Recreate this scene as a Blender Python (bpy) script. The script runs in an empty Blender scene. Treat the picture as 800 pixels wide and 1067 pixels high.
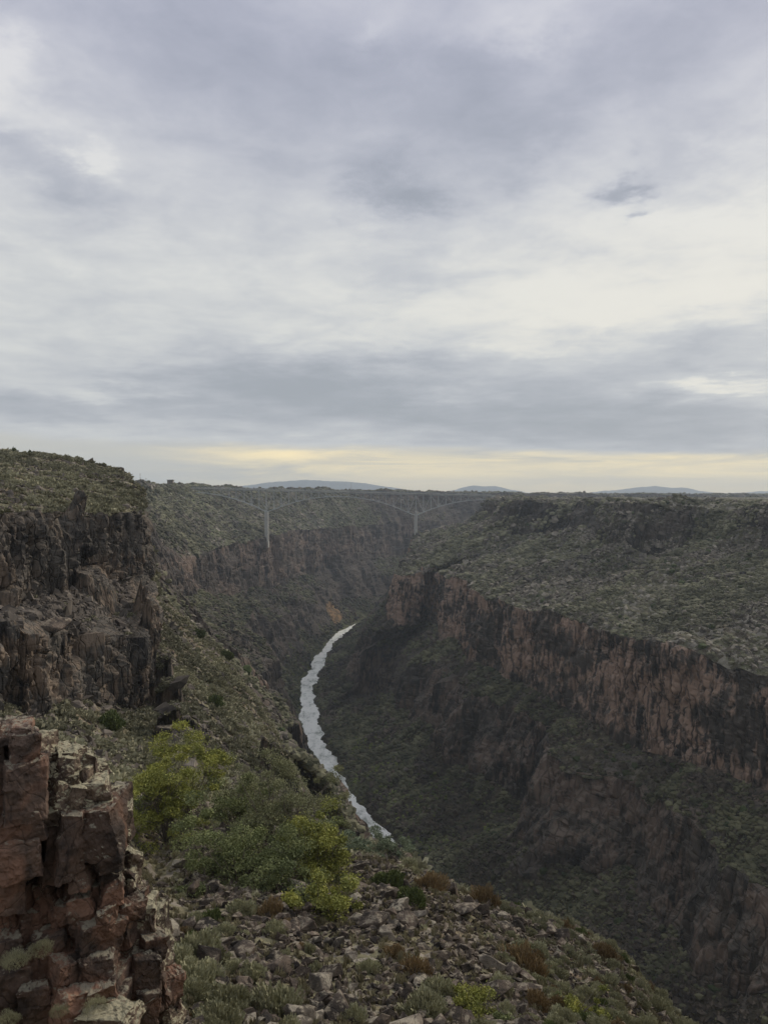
import bpy, bmesh, math, random, time
import numpy as np
from mathutils import Vector, Matrix, Euler
T0 = time.time()
R = math.radians
C = bpy.context.scene.collection
rng = np.random.default_rng(7)
random.seed(7)

# ------------------------------------------------------------------ camera
F = 801.0; CZ = 185.0; PITCH = math.atan(17.5 / F)
cp, sp = math.cos(PITCH), math.sin(PITCH)
def dzf(px, py, Y):
    """height of the line of sight through (px,py) above/below the eye at ground distance Y"""
    v = (533.5 - np.asarray(py, float)) / F
    return np.asarray(Y, float) * (v * cp - sp) / (cp + v * sp)
def xf(px, py, Y):
    v = (533.5 - np.asarray(py, float)) / F
    return np.asarray(Y, float) * ((np.asarray(px, float) - 400) / F) / (cp + v * sp)
def at(px, py, Y):
    return Vector((float(xf(px, py, Y)), float(Y), CZ + float(dzf(px, py, Y))))
cam = bpy.data.cameras.new('camera'); co = bpy.data.objects.new('camera', cam); C.objects.link(co)
co.location = (0, 0, CZ); co.rotation_euler = (R(90) - PITCH, 0, 0)
cam.sensor_fit = 'VERTICAL'; cam.sensor_height = 34.6; cam.sensor_width = 26
cam.lens = 34.6 * F / 1067; cam.clip_start = .1; cam.clip_end = 60000
bpy.context.scene.camera = co

# ------------------------------------------------------------------ noise
def _h(ix, iy, iz, seed):
    h = (ix.astype(np.uint32) * np.uint32(374761393)) ^ (iy.astype(np.uint32) * np.uint32(668265263)) ^ (iz.astype(np.uint32) * np.uint32(2147483647 - 58)) ^ np.uint32((seed * 974711 + 12345) & 0xffffffff)
    h = (h ^ (h >> np.uint32(13))) * np.uint32(1274126177)
    h = (h ^ (h >> np.uint32(16))) * np.uint32(2246822519)
    h ^= h >> np.uint32(15)
    return h.astype(np.float32) * np.float32(1 / 4294967296.0)
def vn(P, seed=0):
    sh = P.shape[:-1]; P = P.reshape(-1, 3)
    fl = np.floor(P); fr = (P - fl).astype(np.float32); i = fl.astype(np.int64).astype(np.int32)
    u = fr * fr * fr * (fr * (fr * 6 - 15) + 10)
    out = np.zeros(len(P), np.float32)
    for dx in (0, 1):
        wx = u[:, 0] if dx else 1 - u[:, 0]
        for dy in (0, 1):
            wy = u[:, 1] if dy else 1 - u[:, 1]
            for dz in (0, 1):
                wz = u[:, 2] if dz else 1 - u[:, 2]
                out += wx * wy * wz * _h(i[:, 0] + dx, i[:, 1] + dy, i[:, 2] + dz, seed)
    return (out * 2 - 1).reshape(sh)
def fbm(P, oc=4, seed=0, gain=.5):
    o = 0; a = 1; t = 0
    for k in range(oc):
        o = o + a * vn(P * (2.03 ** k), seed + k * 17); t += a; a *= gain
    return o / t
def vor(P, seed=0):
    """cell random value, F1, F2"""
    sh = P.shape[:-1]; P = P.reshape(-1, 3).astype(np.float32)
    i = np.floor(P).astype(np.int32)
    f1 = np.full(len(P), 9., np.float32); f2 = f1.copy(); idv = np.zeros(len(P), np.float32)
    for dx in (-1, 0, 1):
        for dy in (-1, 0, 1):
            for dz in (-1, 0, 1):
                c = i + np.array([dx, dy, dz], np.int32)
                r0 = _h(c[:, 0], c[:, 1], c[:, 2], seed); r1 = _h(c[:, 0], c[:, 1], c[:, 2], seed + 1); r2 = _h(c[:, 0], c[:, 1], c[:, 2], seed + 2)
                q = c + np.stack([r0, r1, r2], 1) - P
                d = np.sqrt((q * q).sum(1))
                m = d < f1
                f2 = np.where(m, f1, np.minimum(f2, d)); f1 = np.where(m, d, f1); idv = np.where(m, _h(c[:, 0], c[:, 1], c[:, 2], seed + 3), idv)
    return idv.reshape(sh), f1.reshape(sh), f2.reshape(sh)
def ss(a, b, x):
    t = np.clip((x - a) / (b - a), 0, 1); return t * t * (3 - 2 * t)

# ------------------------------------------------------------------ object helpers
def tag(o, label=None, cat=None, group=None, kind=None):
    if label: o['label'] = label
    if cat: o['category'] = cat
    if group: o['group'] = group
    if kind: o['kind'] = kind
    return o
def link(name, me, mat=None, parent=None, loc=None):
    o = bpy.data.objects.new(name, me); C.objects.link(o)
    if mat is not None and me is not None and not me.materials: me.materials.append(mat)
    if parent is not None: o.parent = parent
    if loc is not None: o.location = loc
    return o
def empty(name, loc=(0, 0, 0), rz=0):
    o = bpy.data.objects.new(name, None); C.objects.link(o); o.location = loc; o.rotation_euler = (0, 0, rz); o.empty_display_size = .2
    return o
def npmesh(name, V, Fc, smooth=False, attrs=None):
    me = bpy.data.meshes.new(name)
    V = np.ascontiguousarray(V, np.float32).reshape(-1, 3); Fc = np.ascontiguousarray(Fc, np.int32)
    n, k = Fc.shape
    me.vertices.add(len(V)); me.vertices.foreach_set('co', V.ravel())
    me.loops.add(n * k); me.loops.foreach_set('vertex_index', Fc.ravel())
    me.polygons.add(n); me.polygons.foreach_set('loop_start', np.arange(0, n * k, k, dtype=np.int32))
    me.polygons.foreach_set('use_smooth', np.full(n, smooth))
    me.update(calc_edges=True)
    for key, val in (attrs or {}).items():
        a = me.attributes.new(key, 'FLOAT', 'POINT'); a.data.foreach_set('value', np.ascontiguousarray(val, np.float32).ravel())
    return me
def grid_faces(S, N):
    idx = np.arange(S * N, dtype=np.int32).reshape(S, N)
    return np.stack([idx[:-1, :-1], idx[1:, :-1], idx[1:, 1:], idx[:-1, 1:]], -1).reshape(-1, 4)
def bm_mesh(name, bm, smooth=False):
    me = bpy.data.meshes.new(name); bm.to_mesh(me); bm.free()
    if smooth: me.polygons.foreach_set('use_smooth', np.full(len(me.polygons), True))
    return me
def mesh_arrays(me):
    me.calc_loop_triangles()
    V = np.empty(len(me.vertices) * 3, np.float32); me.vertices.foreach_get('co', V)
    Tt = np.empty(len(me.loop_triangles) * 3, np.int32); me.loop_triangles.foreach_get('vertices', Tt)
    return V.reshape(-1, 3), Tt.reshape(-1, 3)
def rotz(a):
    c, s, z, o = np.cos(a), np.sin(a), np.zeros_like(a), np.ones_like(a)
    return np.stack([np.stack([c, -s, z], -1), np.stack([s, c, z], -1), np.stack([z, z, o], -1)], -2)
def rotx(a):
    c, s, z, o = np.cos(a), np.sin(a), np.zeros_like(a), np.ones_like(a)
    return np.stack([np.stack([o, z, z], -1), np.stack([z, c, -s], -1), np.stack([z, s, c], -1)], -2)
def merge(name, variants, pos, scale, tilt=0.5, smooth=False):
    """one mesh of many small copies (stuff only)"""
    n = len(pos); k = rng.integers(0, len(variants), n); VV = []; FF = []; AA = []; off = 0
    for vi, (V, Fc) in enumerate(variants):
        sel = np.where(k == vi)[0]
        if not len(sel): continue
        M = rotz(rng.uniform(0, 6.28, len(sel))) @ rotx(rng.normal(0, tilt, len(sel))) @ rotz(rng.uniform(0, 6.28, len(sel)))
        W = np.einsum('nij,nvj->nvi', M, V[None] * scale[sel][:, None, :]) + pos[sel][:, None, :]
        VV.append(W.reshape(-1, 3)); FF.append((Fc[None] + (np.arange(len(sel)) * len(V))[:, None, None] + off).reshape(-1, Fc.shape[1]))
        AA.append(np.repeat(rng.uniform(0, 1, len(sel)), len(V))); off += len(sel) * len(V)
    return npmesh(name, np.concatenate(VV), np.concatenate(FF), smooth, {'rnd': np.concatenate(AA)})

# ------------------------------------------------------------------ materials
class NT:
    def __init__(s, tree): s.t = tree; s.n = tree.nodes; s.l = tree.links
    def node(s, typ, ins=None, **kw):
        n = s.n.new(typ)
        for k, v in kw.items(): setattr(n, k, v)
        for k, v in (ins or {}).items(): s.put(n.inputs[k], v)
        return n
    def put(s, sock, v):
        if isinstance(v, bpy.types.NodeSocket): s.l.new(v, sock)
        else:
            if isinstance(v, (tuple, list)) and len(v) == 3 and sock.type == 'RGBA': v = (*v, 1)
            sock.default_value = v
    def m(s, op, a, b=0., c=0., clamp=False):
        n = s.n.new('ShaderNodeMath'); n.operation = op; n.use_clamp = clamp
        s.put(n.inputs[0], a); s.put(n.inputs[1], b); s.put(n.inputs[2], c); return n.outputs[0]
    def mr(s, x, a, b, lo=0., hi=1., smooth=True):
        n = s.n.new('ShaderNodeMapRange'); n.interpolation_type = 'SMOOTHSTEP' if smooth else 'LINEAR'
        for k, v in ((0, x), (1, a), (2, b), (3, lo), (4, hi)): s.put(n.inputs[k], v)
        return n.outputs[0]
    def mix(s, f, a, b, blend='MIX'):
        n = s.n.new('ShaderNodeMix'); n.data_type = 'RGBA'; n.blend_type = blend
        s.put(n.inputs[0], f); s.put(n.inputs[6], a); s.put(n.inputs[7], b); return n.outputs[2]
    def noise(s, vec, scale, det=4., rough=.55, dist=0.):
        n = s.n.new('ShaderNodeTexNoise'); s.put(n.inputs['Vector'], vec)
        s.put(n.inputs['Scale'], scale); s.put(n.inputs['Detail'], det); s.put(n.inputs['Roughness'], rough); s.put(n.inputs['Distortion'], dist)
        return n.outputs[0]
    def voro(s, vec, scale, feature='F1', rand=1.):
        n = s.n.new('ShaderNodeTexVoronoi'); n.feature = feature; s.put(n.inputs['Vector'], vec); s.put(n.inputs['Scale'], scale); s.put(n.inputs['Randomness'], rand)
        return n
    def vmul(s, vec, k):
        n = s.n.new('ShaderNodeVectorMath'); n.operation = 'MULTIPLY'; s.put(n.inputs[0], vec); n.inputs[1].default_value = k; return n.outputs[0]
    def vadd(s, a, b):
        n = s.n.new('ShaderNodeVectorMath'); n.operation = 'ADD'; s.put(n.inputs[0], a); s.put(n.inputs[1], b); return n.outputs[0]
def newmat(name):
    m = bpy.data.materials.new(name); m.use_nodes = True; t = NT(m.node_tree)
    b = m.node_tree.nodes['Principled BSDF']; b.inputs['Roughness'].default_value = .9; b.inputs['Specular IOR Level'].default_value = .25
    return m, t, b
def bump(t, b, h, dist, strength=1.):
    n = t.node('ShaderNodeBump', {'Height': h, 'Distance': dist, 'Strength': strength}); t.l.new(n.outputs[0], b.inputs['Normal'])
def geo_pos(t): return t.node('ShaderNodeNewGeometry').outputs['Position']

def terrain_mat(name, u, soil, sage, rock, cl_dark, cl_mid, cl_warm, warm=.5, green=(.07, .085, .04)):
    """u = size in metres of the small bumps; attribute 'cliff' says where bare rock stands"""
    m, t, b = newmat(name)
    P = geo_pos(t); A = t.node('ShaderNodeAttribute', attribute_name='cliff').outputs['Fac']
    W = t.node('ShaderNodeAttribute', attribute_name='warm').outputs['Fac']
    G = t.node('ShaderNodeAttribute', attribute_name='green').outputs['Fac']
    n1 = t.noise(P, .03 / u, 5, .6); n2 = t.noise(P, .35 / u, 4, .6)
    v = t.voro(P, .75 / u); vc = t.node('ShaderNodeSeparateColor', {0: v.outputs['Color']}).outputs
    base = t.mix(t.mr(n1, .35, .65), soil, sage)
    base = t.mix(t.mr(vc[0], .45, .75), base, sage)
    base = t.mix(t.mr(vc[1], .72, .8), base, rock)
    base = t.mix(t.m('MULTIPLY', G, t.mr(n2, .35, .6)), base, green)
    dk = t.mr(n2, .2, .75, .55, 1.35)
    base = t.mix(1., base, t.node('ShaderNodeCombineColor', {0: dk, 1: dk, 2: dk}).outputs[0], 'MULTIPLY')
    K_ = t.node('ShaderNodeAttribute', attribute_name='gorge_shade').outputs['Fac']
    base = t.mix(t.m('MULTIPLY', K_, t.mr(n1, .3, .6, .55, .95)), base, t.mix(t.mr(n2, .35, .7), (.022, .018, .014), (.075, .06, .038)))  # lower wall: shade of the deep gorge mixed into the ground colour
    O_ = t.node('ShaderNodeAttribute', attribute_name='ochre').outputs['Fac']
    base = t.mix(t.mr(t.m('ADD', O_, t.m('MULTIPLY', t.m('SUBTRACT', n2, .5), 1.6)), .4, .9), base, t.mix(t.mr(n2, .35, .65), (.13, .09, .05), (.30, .185, .09)))
    # bare cliff: columns and varnish streaks that run down the rock
    S = t.vmul(P, (1, 1, .16)); c1 = t.noise(S, .18 / u, 5, .62); c2 = t.noise(t.vmul(P, (1, 1, .3)), .55 / u, 4, .6); c3 = t.noise(t.vmul(P, (1, 1, 1.6)), .05 / u, 3, .5)
    cl = t.mix(t.mr(c1, .36, .6), cl_dark, cl_mid)
    wf = t.m('MULTIPLY', t.mr(t.m('ADD', t.m('MULTIPLY', c2, .6), t.m('MULTIPLY', c3, .6)), .56, .68), t.m('MULTIPLY', W, warm), clamp=True)
    cl = t.mix(wf, cl, cl_warm)
    cl = t.mix(t.mr(c2, .6, .72, 0, .6), cl, cl_dark)
    wv = t.vadd(t.vmul(P, (1, 1, .15)), t.vmul(t.node('ShaderNodeTexNoise', {'Vector': P, 'Scale': .5 / u}).outputs['Color'], (u * .9,) * 3))
    ck = t.mr(t.voro(wv, .42 / u, 'DISTANCE_TO_EDGE').outputs['Distance'], 0, .09)
    cl = t.mix(t.m('MULTIPLY', t.m('SUBTRACT', 1., ck), t.mr(n1, .42, .62, .0, .8)), cl, tuple(x * .4 for x in cl_dark))
    Nz = t.node('ShaderNodeSeparateXYZ', {0: t.node('ShaderNodeNewGeometry').outputs['Normal']}).outputs[2]
    cl = t.mix(t.m('MULTIPLY', t.mr(Nz, .35, .8), .22), cl, rock)
    f = t.mr(t.m('ADD', A, t.m('MULTIPLY', t.m('SUBTRACT', n2, .5), 1.1)), .35, .62)
    t.l.new(t.mix(f, base, cl), b.inputs['Base Color'])
    h = t.m('ADD', t.m('MULTIPLY', t.m('SUBTRACT', .7, v.outputs['Distance'], clamp=True), t.m('SUBTRACT', 1., f)), t.m('MULTIPLY', t.m('ADD', c2, t.m('MULTIPLY', n2, .4)), .9))
    h = t.m('ADD', h, t.m('MULTIPLY', t.m('MULTIPLY', ck, f), .5))
    bump(t, b, h, u * .8, .9)
    return m
def var_mat(name, c1, c2, scale=2., dark=None, attr=True, bumpd=0., rough=.9, c3=None):
    m, t, b = newmat(name); P = geo_pos(t)
    f = t.mr(t.noise(P, scale, 4, .6), .35, .65)
    if attr:
        a = t.node('ShaderNodeAttribute', attribute_name='rnd').outputs['Fac']; f = t.m('ADD', t.m('MULTIPLY', f, .45), t.m('MULTIPLY', a, .55))
    col = t.mix(f, c1, c2)
    k = t.mr(t.noise(P, .022, 5, .6), .35, .65, .6, 1.25); col = t.mix(1., col, t.node('ShaderNodeCombineColor', {0: k, 1: k, 2: k}).outputs[0], 'MULTIPLY')
    if c3 is not None: col = t.mix(t.mr(t.noise(P, scale * 3.1, 3, .6), .55, .66), col, c3)
    t.l.new(col, b.inputs['Base Color']); b.inputs['Roughness'].default_value = rough
    if bumpd: bump(t, b, t.noise(P, scale * 6, 5, .65), bumpd)
    return m
def plain(name, c, rough=.7, metal=0., var=.25, scale=.8):
    m, t, b = newmat(name); P = geo_pos(t); n = t.mr(t.noise(P, scale, 5, .6), .3, .7, 1 - var, 1 + var * .4)
    t.l.new(t.mix(1., c, t.node('ShaderNodeCombineColor', {0: n, 1: n, 2: n}).outputs[0], 'MULTIPLY'), b.inputs['Base Color'])
    b.inputs['Roughness'].default_value = rough; b.inputs['Metallic'].default_value = metal
    return m
def boulder_mat(name, c_dark, c_mid, c_lichen, lich=.5, sc=1., red=None, objrand=True):
    m, t, b = newmat(name)
    P = geo_pos(t)
    N = t.node('ShaderNodeSeparateXYZ', {0: t.node('ShaderNodeNewGeometry').outputs['Normal']}).outputs[2]
    col = t.mix(t.mr(t.noise(P, 1.3 * sc, 5, .65), .35, .62), c_dark, c_mid)
    if red is not None: col = t.mix(t.mr(t.noise(P, .8 * sc, 4, .55, .5), .45, .62, 0, .85), col, red)
    if objrand:
        r = t.node('ShaderNodeObjectInfo').outputs['Random']; a = t.node('ShaderNodeAttribute', attribute_name='rnd').outputs['Fac']
        k = t.mr(t.m('FRACT', t.m('ADD', r, a)), 0, 1, .55, 1.4, False)
        col = t.mix(1., col, t.node('ShaderNodeCombineColor', {0: k, 1: k, 2: k}).outputs[0], 'MULTIPLY')
    lf = t.m('ADD', t.m('MULTIPLY', N, .28), t.noise(P, 2.6 * sc, 6, .7))
    col = t.mix(t.mr(lf, .78 - lich * .2, .86 - lich * .2, 0, .85), col, c_lichen)
    sp_ = t.noise(P, 14 * sc, 4, .7)
    col = t.mix(t.mr(sp_, .58, .7, 0, .55), col, c_dark)
    # thin cracks
    wv = t.vadd(P, t.vmul(t.node('ShaderNodeTexNoise', {'Vector': P, 'Scale': 1.6 * sc}).outputs['Color'], (.35 / sc,) * 3))
    ck = t.voro(wv, .9 * sc, 'DISTANCE_TO_EDGE').outputs['Distance']
    col = t.mix(t.mr(ck, 0, .016, .55, 0), col, tuple(x * .35 for x in c_dark))
    t.l.new(col, b.inputs['Base Color'])
    h = t.m('ADD', t.noise(P, 4 * sc, 8, .68), t.m('MULTIPLY', t.mr(ck, 0, .03), .10))
    bump(t, b, h, .12 / sc, .9); b.inputs['Roughness'].default_value = .82
    return m

M = {}
M['right'] = terrain_mat('right_wall', 1.7, (.075, .06, .044), (.115, .11, .07), (.22, .20, .165), (.020, .018, .016), (.074, .061, .050), (.34, .235, .175), 1., (.10, .125, .035))
M['left'] = terrain_mat('left_wall', 2.2, (.09, .076, .056), (.125, .13, .078), (.18, .16, .13), (.025, .021, .02), (.085, .068, .057), (.22, .16, .125), 1., (.12, .15, .035))
M['near'] = terrain_mat('near_slope', .45, (.17, .125, .084), (.18, .165, .10), (.24, .21, .17), (.022, .020, .019), (.11, .097, .083), (.30, .22, .155), .6)
M['rock_low_shade'] = var_mat('rock_low_shade', (.016, .013, .012), (.13, .105, .08), .3)  # darker copy of the upper rock, gorge shade painted into its colour
M['sage_low_shade'] = var_mat('sage_low_shade', (.025, .028, .014), (.155, .15, .085), .1)  # upper scrub tones darkened to carry the shade low in the gorge
M['bank_bush'] = var_mat('bank_bush', (.05, .065, .02), (.16, .185, .05), .1)
M['juniper_far'] = var_mat('juniper_far', (.025, .035, .014), (.07, .09, .035), .3)
M['rock_far'] = var_mat('rock_far', (.028, .024, .021), (.30, .265, .215), .3, rough=.9)
M['rock_near'] = var_mat('rock_near', (.05, .042, .038), (.24, .205, .17), .6, rough=.9)
M['sage_far'] = var_mat('sage_far', (.035, .037, .02), (.22, .21, .135), .12)
M['sage_mid'] = var_mat('sage_mid', (.14, .135, .075), (.42, .395, .27), .2)
M['sage'] = var_mat('sage', (.24, .235, .14), (.52, .50, .33), 3.)
M['sage_green'] = var_mat('sage_green', (.085, .105, .038), (.20, .23, .08), 3.)
M['dry'] = var_mat('dry_brush', (.17, .12, .06), (.34, .24, .12), 3.)
M['twig'] = plain('twig', (.17, .145, .12), .9)
M['bark'] = plain('bark', (.13, .10, .08), .9, scale=6)
M['boulder'] = boulder_mat('boulder', (.034, .028, .024), (.13, .10, .078), (.29, .25, .19), .1, 1.)
M['boulder_pale'] = boulder_mat('boulder_pale', (.075, .064, .053), (.20, .17, .135), (.36, .32, .25), .35, 1.)
M['red_block'] = boulder_mat('red_block', (.05, .038, .032), (.155, .105, .08), (.30, .275, .21), .25, 1.3, (.23, .13, .088))
M['lichen_block'] = boulder_mat('lichen_block', (.07, .05, .04), (.20, .15, .11), (.42, .39, .27), .85, 1.9, None)
M['concrete'] = plain('concrete', (.42, .41, .38), .8, var=.2, scale=.3)
M['steel'] = plain('painted_steel', (.40, .42, .42), .5, .0, .15, .3)
M['asphalt'] = plain('asphalt', (.05, .05, .05), .9)

# ------------------------------------------------------------------ loft
def smooth_line(a, sig):
    if sig < .5: return a
    r = int(sig * 3); k = np.exp(-.5 * (np.arange(-r, r + 1) / sig) ** 2); k /= k.sum()
    p = np.concatenate([np.repeat(a[:1], r, 0), a, np.repeat(a[-1:], r, 0)])
    return np.stack([np.convolve(p[:, j], k, 'valid') for j in range(a.shape[1])], 1)
def stations(ctrl, n):
    tt = np.linspace(0, len(ctrl) - 1, 6000); P = np.stack([np.interp(tt, range(len(ctrl)), ctrl[:, j]) for j in range(3)], 1)
    d = np.linalg.norm(np.diff(P, axis=0), axis=1); dist = np.maximum(np.hypot(P[1:, 0], P[1:, 1]), 60)
    c = np.concatenate([[0], np.cumsum(d / dist)]); c /= c[-1]
    return np.interp(np.linspace(0, 1, n), c, tt)
def fine(ctrl, t, sig=.12):
    tt = np.linspace(0, len(ctrl) - 1, 4000)
    P = np.stack([np.interp(tt, range(len(ctrl)), ctrl[:, j]) for j in range(3)], 1)
    P = smooth_line(P, sig * 4000 / (len(ctrl) - 1))
    return np.stack([np.interp(t, tt, P[:, j]) for j in range(3)], 1)
def rows(L, counts, powers=None):
    """L list of [S,3]; counts rows in each gap"""
    out = []; lab = []
    for k in range(len(L) - 1):
        n = counts[k]; f = np.linspace(0, 1, n, endpoint=(k == len(L) - 2))
        if powers and powers.get(k): f = f ** powers[k]
        for q in f: out.append(L[k] * (1 - q) + L[k + 1] * q); lab.append(k + q)
    return np.stack(out, 1).astype(np.float32), np.array(lab)
def normals(P):
    a = np.gradient(P, axis=0); b = np.gradient(P, axis=1); n = np.cross(a, b)
    n /= np.maximum(np.linalg.norm(n, axis=-1, keepdims=True), 1e-6)
    if n[..., 2].mean() < 0: n = -n
    return n.astype(np.float32)
def hnorm(line, side):
    d = np.gradient(line[:, :2], axis=0); d /= np.maximum(np.linalg.norm(d, axis=1, keepdims=True), 1e-6)
    n = np.stack([d[:, 1], -d[:, 0]], 1) * side     # side +1 = right of travel
    return np.concatenate([n, np.zeros((len(n), 1))], 1)
def blur(A, ks, kr):
    for ax, k in ((0, ks), (1, kr)):
        for _ in range(2):
            pad = [(0, 0)] * 3; pad[ax] = (k + 1, k); B = np.cumsum(np.pad(A, pad, mode='edge').astype(np.float64), axis=ax)
            n = A.shape[ax]; A = (np.take(B, range(2 * k + 1, 2 * k + 1 + n), ax) - np.take(B, range(0, n), ax)) / (2 * k + 1)
    return (A / np.maximum(np.linalg.norm(A, axis=-1, keepdims=True), 1e-6)).astype(np.float32)
def cells_add(Q, cells, seed, warp=.3):
    add = np.zeros(len(Q), np.float32)
    for (w, hgt, amp) in cells:
        q = Q / np.array([w, w, hgt], np.float32)
        k_ = Q / np.array([w * 1.6, w * 1.6, hgt * 1.6], np.float32)
        q = q + warp * np.stack([vn(k_, seed + 5), vn(k_, seed + 6), vn(k_, seed + 7)], -1)
        i, f1, f2 = vor(q, seed + int(w * 10)); e = f2 - f1
        add += (i - .35) * amp * ss(.0, .22, e) - (1 - ss(0, .10, e)) * amp * .35
    return add
def arc(L):
    return np.concatenate([[0], np.cumsum(np.linalg.norm(np.diff(L[:, :2], axis=0), axis=1))])
def uv(U, P):
    q = np.zeros_like(P); q[..., 0] = U[:, None] if U.ndim == 1 else U; q[..., 2] = P[..., 2]; return q
def rock_detail(P, cells, amp_slope, amp_big, seed, calm=None, U=None):
    """columns and blocks pushed out of the steep faces, rough ground elsewhere"""
    N = normals(P); mac = smooth_nz(N)
    c = ss(.80, .52, mac)
    big = fbm(P / amp_big[0], 4, seed)
    if calm is not None: big = big * calm; 
    NB = blur(N, 10, 14); H = NB * 1.0; H[..., 2] *= .3; N = blur(N, 3, 3)
    P = P + N * (big * amp_big[1])[..., None]
    m = c > .03
    add = cells_add(uv(U, P)[m], cells, seed)
    P[m] += H[m] * (add * c[m])[..., None]
    sl = fbm(P / amp_slope[0], 4, seed + 40, .6) * amp_slope[1]
    if calm is not None: sl = sl * calm
    P = P + N * (sl * (1 - c))[..., None]
    N2 = normals(P)
    return P.astype(np.float32), c, N2
def smooth_nz(N):
    a = np.abs(N[..., 2]); 
    for _ in range(2):
        a = (a + np.roll(a, 1, 0) + np.roll(a, -1, 0) + np.roll(a, 1, 1) + np.roll(a, -1, 1)) / 5
    return a

# river centre line
RC = np.array([(112, -60), (100, 20), (85, 110), (62, 200), (39, 300), (-1, 407), (-26, 465), (-43, 535), (-57, 607), (-72, 700), (-74, 764), (-72, 860), (-66, 962), (-50, 1060), (-22, 1130), (30, 1220), (110, 1320), (230, 1420), (420, 1520), (1500, 2100), (4500, 3600)], float)
RCz = np.concatenate([RC, np.zeros((len(RC), 1))], 1)
_d = np.gradient(RC, axis=0); _d /= np.linalg.norm(_d, axis=1, keepdims=True); RN = np.stack([_d[:, 1], -_d[:, 0]], 1)   # right normal
def off(i, d, z): return (RC[i, 0] + RN[i, 0] * d, RC[i, 1] + RN[i, 1] * d, z)

# ---- right wall: control lines, station by station, nearest first
mb = [(235, -60), (222, 60), (190, 150), (146, 276), (128, 318), (97, 382), (66, 500), (46, 600), (42, 650), (33, 672), (28, 645), (10, 646), (8, 674), (14, 712), (26, 780), (26, 880), (34, 955), (52, 1050), (95, 1140), (170, 1230), (270, 1310), (420, 1400), (1500, 1950), (4500, 3450)]
rc = [(110, -60), (100, 20), (85, 110), (58, 225), (46, 280), (12, 375), (-29, 475), (-56, 600), (-59, 620), (-61, 632), (-63, 642), (-65, 652), (-68, 670), (-72, 700), (-74, 780), (-71, 880), (-66, 962), (-50, 1060), (-22, 1130), (30, 1220), (110, 1320), (420, 1520), (1500, 2100), (4500, 3600)]
zb = [72, 72, 73, 74, 73, 74, 76, 78, 78, 78, 76, 74, 76, 86, 90, 92, 95, 95, 95, 95, 95, 95, 95, 95]
zt = [114, 114, 115, 117, 117, 118, 119, 120, 120, 121, 119, 116, 117, 122, 126, 130, 133, 134, 134, 134, 134, 134, 134, 134]
ub = [(420, -60), (370, 80), (300, 210), (246, 320), (222, 385), (200, 460), (165, 560), (142, 640), (134, 655), (128, 665), (122, 675), (114, 684), (108, 696), (98, 740), (98, 800), (108, 880), (118, 955), (134, 1030), (180, 1080), (260, 1150), (350, 1210), (500, 1290), (1550, 1850), (4550, 3350)]
lcf = [.5, .6, .8, 1, 1, .9, .7, .8, .9, 1, 1.1, 1.2, 1.2, .9, .6, .6, .6, .6, .6, .6, .6, .6, .6, .6]
lines = [[] for _ in range(10)]
for i in range(len(mb)):
    m_ = np.array(mb[i]); r_ = np.array(rc[i]); u_ = np.array(ub[i]); dv = (m_ - r_); W_ = np.linalg.norm(dv); dv = dv / W_
    du = (u_ - m_); du = du / np.linalg.norm(du)
    L_ = [(r_ + dv * 4.6, -1.5), (r_ + dv * 9.5, 2.5), (r_ + dv * W_ * .52, 20 + 4 * lcf[i]), (r_ + dv * (W_ * .52 + 9), 26 + 29 * lcf[i]), (m_, zb[i]), (m_ + du * 6, zt[i]), (u_, 152), (u_ + du * 17, 179.5)]
    far = np.array([1., .12]) if i < 21 else np.array([1., .2])
    if i <= 6: L_[2] = (r_ + dv * W_ * .62, 31); L_[3] = (r_ + dv * W_ * .74, 60)
    if i == 7: L_[2] = (r_ + dv * W_ * .60, 22); L_[3] = (r_ + dv * W_ * .72, 54)
    if i in (10, 11, 12): L_[2] = (r_ + dv * W_ * .58, 15); L_[3] = (r_ + dv * (W_ * .58 + 8), 62)
    if i in (8, 9): L_[2] = (r_ + dv * W_ * .56, 16); L_[3] = (r_ + dv * (W_ * .56 + 8), 54)
    L_ += [(u_ + du * 70, 180), (np.clip(u_ + du * 70 + far * 9000, -9400, 9400), 181)]
    for k, (p, z) in enumerate(L_): lines[k].append((p[0], p[1], z))
lines = [np.array(a, float) for a in lines]
tS = stations(lines[4], 1250)
Lf = [fine(a, tS, .16) for a in lines]
def lateral(Lf, idxs, side, amp, scale, seed, ref):
    n = hnorm(Lf[ref], side); q = Lf[ref].copy(); q[:, 2] = 0
    o = fbm(q / scale, 4, seed, .55)
    for k in idxs: Lf[k] = Lf[k] + n * (o * amp)[:, None]
lateral(Lf, (2, 3), 1, 26, 50, 3, 3); lateral(Lf, (4, 5), 1, 11, 40, 5, 4); lateral(Lf, (6, 7), 1, 24, 45, 8, 6)
lateral(Lf, (0, 1), 1, 5.5, 16, 11, 0)
q = Lf[3].copy(); ff = np.clip(.95 + 1.5 * fbm(q / 38, 3, 21), .35, 1.35)[:, None]
av = (Lf[2] + Lf[3]) / 2; Lf[2], Lf[3] = av + (Lf[2] - av) * ff, av + (Lf[3] - av) * ff
Lf[6][:, 2] += 16 * fbm(Lf[6] / 32, 4, 31); Lf[4][:, 2] += 6 * fbm(Lf[4] / 40, 3, 33); Lf[5][:, 2] += 3 * fbm(Lf[5] / 30, 3, 34)
Lf[7][:, 2] += -4.5 * np.abs(fbm(Lf[7] / 25, 3, 35))
P, lab = rows(Lf, [6, 120, 70, 90, 110, 170, 80, 30, 50], {8: 3.})
calm = ss(8.6, 7.4, lab)[None, :] * ss(.6, 1.6, lab)[None, :]
P, cl, N2 = rock_detail(P, [(8, 34, 4.2), (3.2, 13, 2.2), (1.5, 5, .9)], (8, 2.6), (30, 6.5), 100, calm, arc(Lf[5]))
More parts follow.
